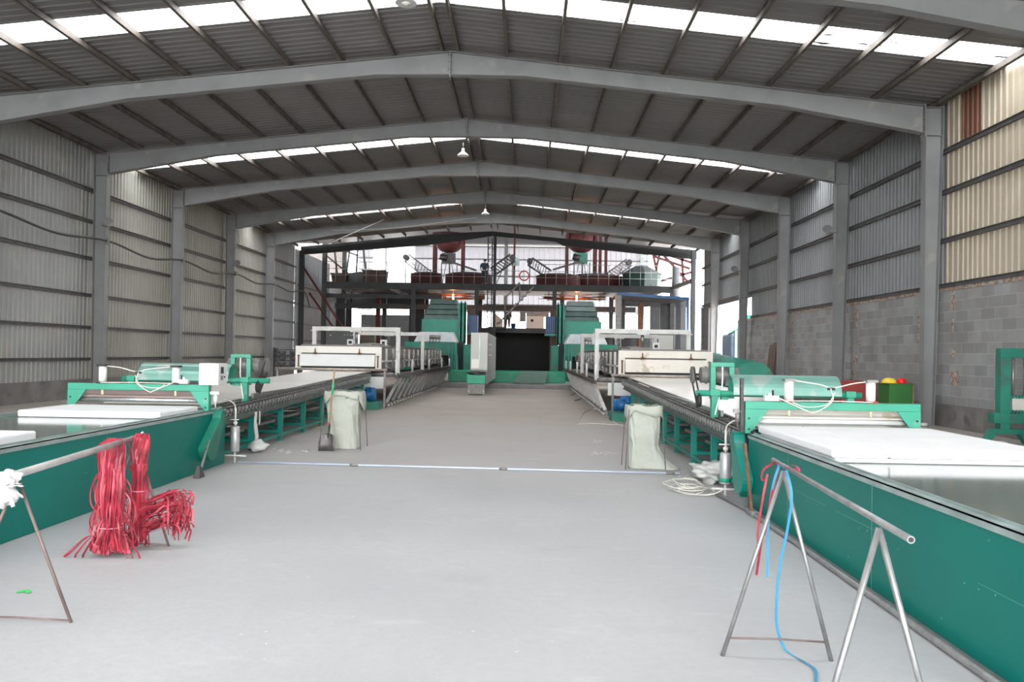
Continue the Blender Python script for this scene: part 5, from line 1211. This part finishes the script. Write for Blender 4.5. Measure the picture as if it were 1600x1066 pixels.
# glowing lamps under the deck
for px, py, s in ((708, 465, 'beside the long corrugated wall'), (901, 467, 'beside the block wall')):
    c = at(px, py, Y=53.9)
    t = thing('glowing_lamp', c, 'glowing orange lamp tube above the green machine '+s, 'lamp')
    MB().tube([(c.x, c.y, c.z-.26), (c.x, c.y, c.z+.22)], .055, 12).build('tube', M['glow'], t)
    MB().tube([(c.x, c.y, c.z+.225), (c.x, c.y, ZM-.1)], .03, 8).build('holder', M['darkmetal'], t)
    l = bpy.data.lights.new('orange_lamp', 'POINT'); l.energy = 90; l.color = (1, .35, .1); l.shadow_soft_size = .1; lo_ = bpy.data.objects.new('orange_lamp', l); col.objects.link(lo_); lo_.location = (c.x, c.y-.35, c.z+.0)
    mb = MB(); rr = random.Random(int(px))
    for k in range(16):
        z = c.z+rr.uniform(-.05, .32); y = c.y+rr.uniform(.3, 2.0); mb.tube([(c.x-2.2+rr.uniform(-.3, .3), y, z), (c.x, y, z+rr.uniform(-.1, .1)), (c.x+2.0, y, z+rr.uniform(-.05, .15))], .02, 5)
    for dx in (-1.8, 1.6): mb.tube([(c.x+dx, c.y+1.1, c.z-.1), (c.x+dx, c.y+1.1, ZM-.1)], .02, 5)
    tag(mb.build('pipework', M['rust']), 'rusty pipes and wires behind the glowing lamp '+s, 'pipes')

# platform machinery and people
a = at(822, 494, Y=56); b_ = at(850, 515, Y=56)
t = thing('feed_machine', (a.x, 56, ZP), 'pale machine with grey hood and round dial on the lower platform', 'machine')
B(a.x, b_.x, 56, 57, ZP, a.z).build('housing', M['cabinet'], t, bevel=.02); a2 = at(812, 487, Y=56.5); b2 = at(862, 503, Y=56.5)
B(a2.x, a.x-.02, 56.5, 57.2, b2.z, a2.z).build('hood', M['midmetal'], t); B(a.x, b2.x-.2, 56.2, 57.2, a.z, a2.z).build('hood', M['midmetal'], t)
MB().tube([((a.x+b_.x)/2-.2, 55.97, a.z-.3), ((a.x+b_.x)/2-.2, 56, a.z-.3)], .1, 16).build('dial', M['black'], t)
a = at(770, 495, Y=55.5); b_ = at(785, 515, Y=55.5); t = thing('feed_machine', (a.x, 55.5, ZP), 'pale grey machine with sloping top behind the lattice mast', 'machine')
MB().hexa([(a.x, 55.5, ZP), (b_.x, 55.5, ZP), (b_.x, 56.5, ZP), (a.x, 56.5, ZP), (a.x, 55.5, a.z+.4), (b_.x, 55.5, a.z-.2), (b_.x, 56.5, a.z-.2), (a.x, 56.5, a.z+.4)]).build('housing', M['cabinet'], t)
c = at(802, 512, Y=56); t = thing('plastic_bucket', (c.x, 56, ZP), 'dark blue bucket on the lower platform beside the worker', 'bucket')
MB().lathe((c.x, 56, ZP), [(.13, 0), (.18, .36), (.19, .37)], 14).build('body', M['bluebin'], t)

def person(base, h, joints, label, cl, tr):
    """joints: skeleton in units of body height; one continuous skinned body, clothes as children"""
    t = thing('person', base, label, 'person')
    def skin(name, verts, edges, radii, m_, root=0):
        me = bpy.data.meshes.new(name); me.from_pydata([tuple(Vector(v)*h) for v in verts], edges, []); o = bpy.data.objects.new(name, me); col.objects.link(o); o.parent = t
        md = o.modifiers.new('skin', 'SKIN'); sv = me.skin_vertices[0].data
        for i, r in enumerate(radii): sv[i].radius = (r[0]*h, r[1]*h) if isinstance(r, tuple) else (r*h, r*h); sv[i].use_root = (i == root)
        o.modifiers.new('sub', 'SUBSURF').levels = 1; o.modifiers['sub'].render_levels = 2; me.materials.append(m_); return o
    J = joints
    names = ['pelvis', 'chest', 'neck', 'head', 'top', 'ls', 'le', 'lw', 'lh', 'rs', 're', 'rw', 'rh', 'lhip', 'lk', 'la', 'lt', 'rhip', 'rk', 'ra', 'rt']
    ed = [(0, 1), (1, 2), (2, 3), (3, 4), (1, 5), (5, 6), (6, 7), (7, 8), (1, 9), (9, 10), (10, 11), (11, 12), (0, 13), (13, 14), (14, 15), (15, 16), (0, 17), (17, 18), (18, 19), (19, 20)]
    rad = [.060, .062, .030, .052, .045, .038, .026, .018, .02, .038, .026, .018, .02, .055, .036, .022, .022, .055, .036, .022, .022]
    skin('body', [J[n] for n in names], ed, rad, M['skin'])
    k = ['pelvis', 'chest', 'ls', 'le', 'rs', 're']; skin('shirt', [J[n] for n in k], [(0, 1), (1, 2), (2, 3), (1, 4), (4, 5)], [.10, .112, .054, .042, .054, .042], cl)
    k = ['pelvis', 'lhip', 'lk', 'la', 'rhip', 'rk', 'ra']; skin('trousers', [J[n] for n in k], [(0, 1), (1, 2), (2, 3), (0, 4), (4, 5), (5, 6)], [.105, .074, .056, .042, .074, .056, .042], tr)
    hd = Vector(J['head'])*h+Vector((0, .01, .02)); mb = MB(); mb.v = []; mb.lathe(hd+Vector(base), [(.09, -.01), (.105, .04), (.08, .10), (.02, .13)], 12); mb.build('hair', M['hair'], t)
J1 = dict(pelvis=(0, 0, .52), chest=(.01, 0, .72), neck=(.01, 0, .83), head=(.02, -.01, .90), top=(.02, -.01, .96), ls=(-.11, 0, .79), le=(-.15, -.02, .64), lw=(-.12, -.10, .56), lh=(-.11, -.14, .55), rs=(.12, 0, .79), re=(.16, -.02, .64), rw=(.14, -.08, .52), rh=(.14, -.1, .48),
          lhip=(-.05, 0, .49), lk=(-.06, -.01, .27), la=(-.06, .01, .05), lt=(-.06, -.08, .02), rhip=(.05, 0, .49), rk=(.06, -.01, .27), ra=(.07, .01, .05), rt=(.07, -.08, .02))
c = at(757, 425, Y=53.8); person((c.x, 53.75, ZM), 1.70, J1, 'person in a blue work shirt standing on the mezzanine by the lattice mast', M['clothblue'], M['cloth'])
J2 = dict(J1); J2.update(chest=(.02, .16, .60), neck=(.02, .24, .60), head=(.02, .30, .58), top=(.02, .35, .56), ls=(-.10, .16, .60), le=(-.12, .22, .44), lw=(-.08, .28, .36), lh=(-.07, .30, .33), rs=(.12, .16, .60), re=(.14, .22, .44), rw=(.10, .28, .36), rh=(.09, .30, .33))
c = at(793, 500, Y=55); person((c.x, 55, ZP), 1.70, J2, 'person in dark clothes bending over on the lower platform below the stair', M['cloth'], M['cloth'])

# ------------------------------------------------------------------ outdoors through the side opening
t = thing('green_funnel', (14, 52, 0), 'bright green funnel on a blue-grey tank outside the side opening', 'funnel')
a = at(1158, 495, Y=48); MB().lathe((a.x+.6, 48, a.z-1.0), [(1.35, 0), (.8, .35), (.55, .8), (.5, 1.1)], 18).build('cone', M['outgreen'], t)
B(a.x-.75, a.x+1.9, 47.2, 49.5, 0, a.z-1.0).build('tank', M['outblue'], t, bevel=.15)
for dx in (-.6, 1.7): B(a.x+dx, a.x+dx+.15, 47, 47.15, 0, 3.2).build('leg', M['outblue'], t)
t = thing('parked_machine', (11, 56, 0), 'blue machine with yellow stripe standing outside the side opening', 'machine')
B(11.6, 13.2, 56, 58, 0, 2.0).build('body', M['outblue'], t, bevel=.08); B(11.6, 13.2, 55.98, 56, 1.55, 1.7).build('stripe', M['yellow'], t)
mb = MB()
for y in (43, 46.5, 49.4): mb.box(XR-.04, XR+.1, y-.05, y+.05, 0, 4.6) if y != 43 else None
tag(mb.build('opening_post', M['midmetal']), 'grey posts framing the side opening past the block wall', 'post') if mb.v else None
struct(B(XR+.06, XR+.22, 47.9, 49.6, 0, 4.6).build('trim_4', M['girt']))
struct(B(3.2, 12, 61, 61.2, 0, 3.3).build('dark_machinery_slab', M['darksteel']))  # dark slab added in place of the machinery low down at the back
struct(B(XL-.3, XL-.1, 60.31, 66.3, 0, 5.9).build('wall_left_low', M['wallblue']))
for k, z in enumerate((5.15, 4.75)):
    tag(B(-3.2, 3.6, 60.5, 60.6, z, z+.12).build('service_pipe', M['midmetal']), ('upper' if k == 0 else 'lower')+' service pipe crossing the bright gap behind the working platform', 'pipe')
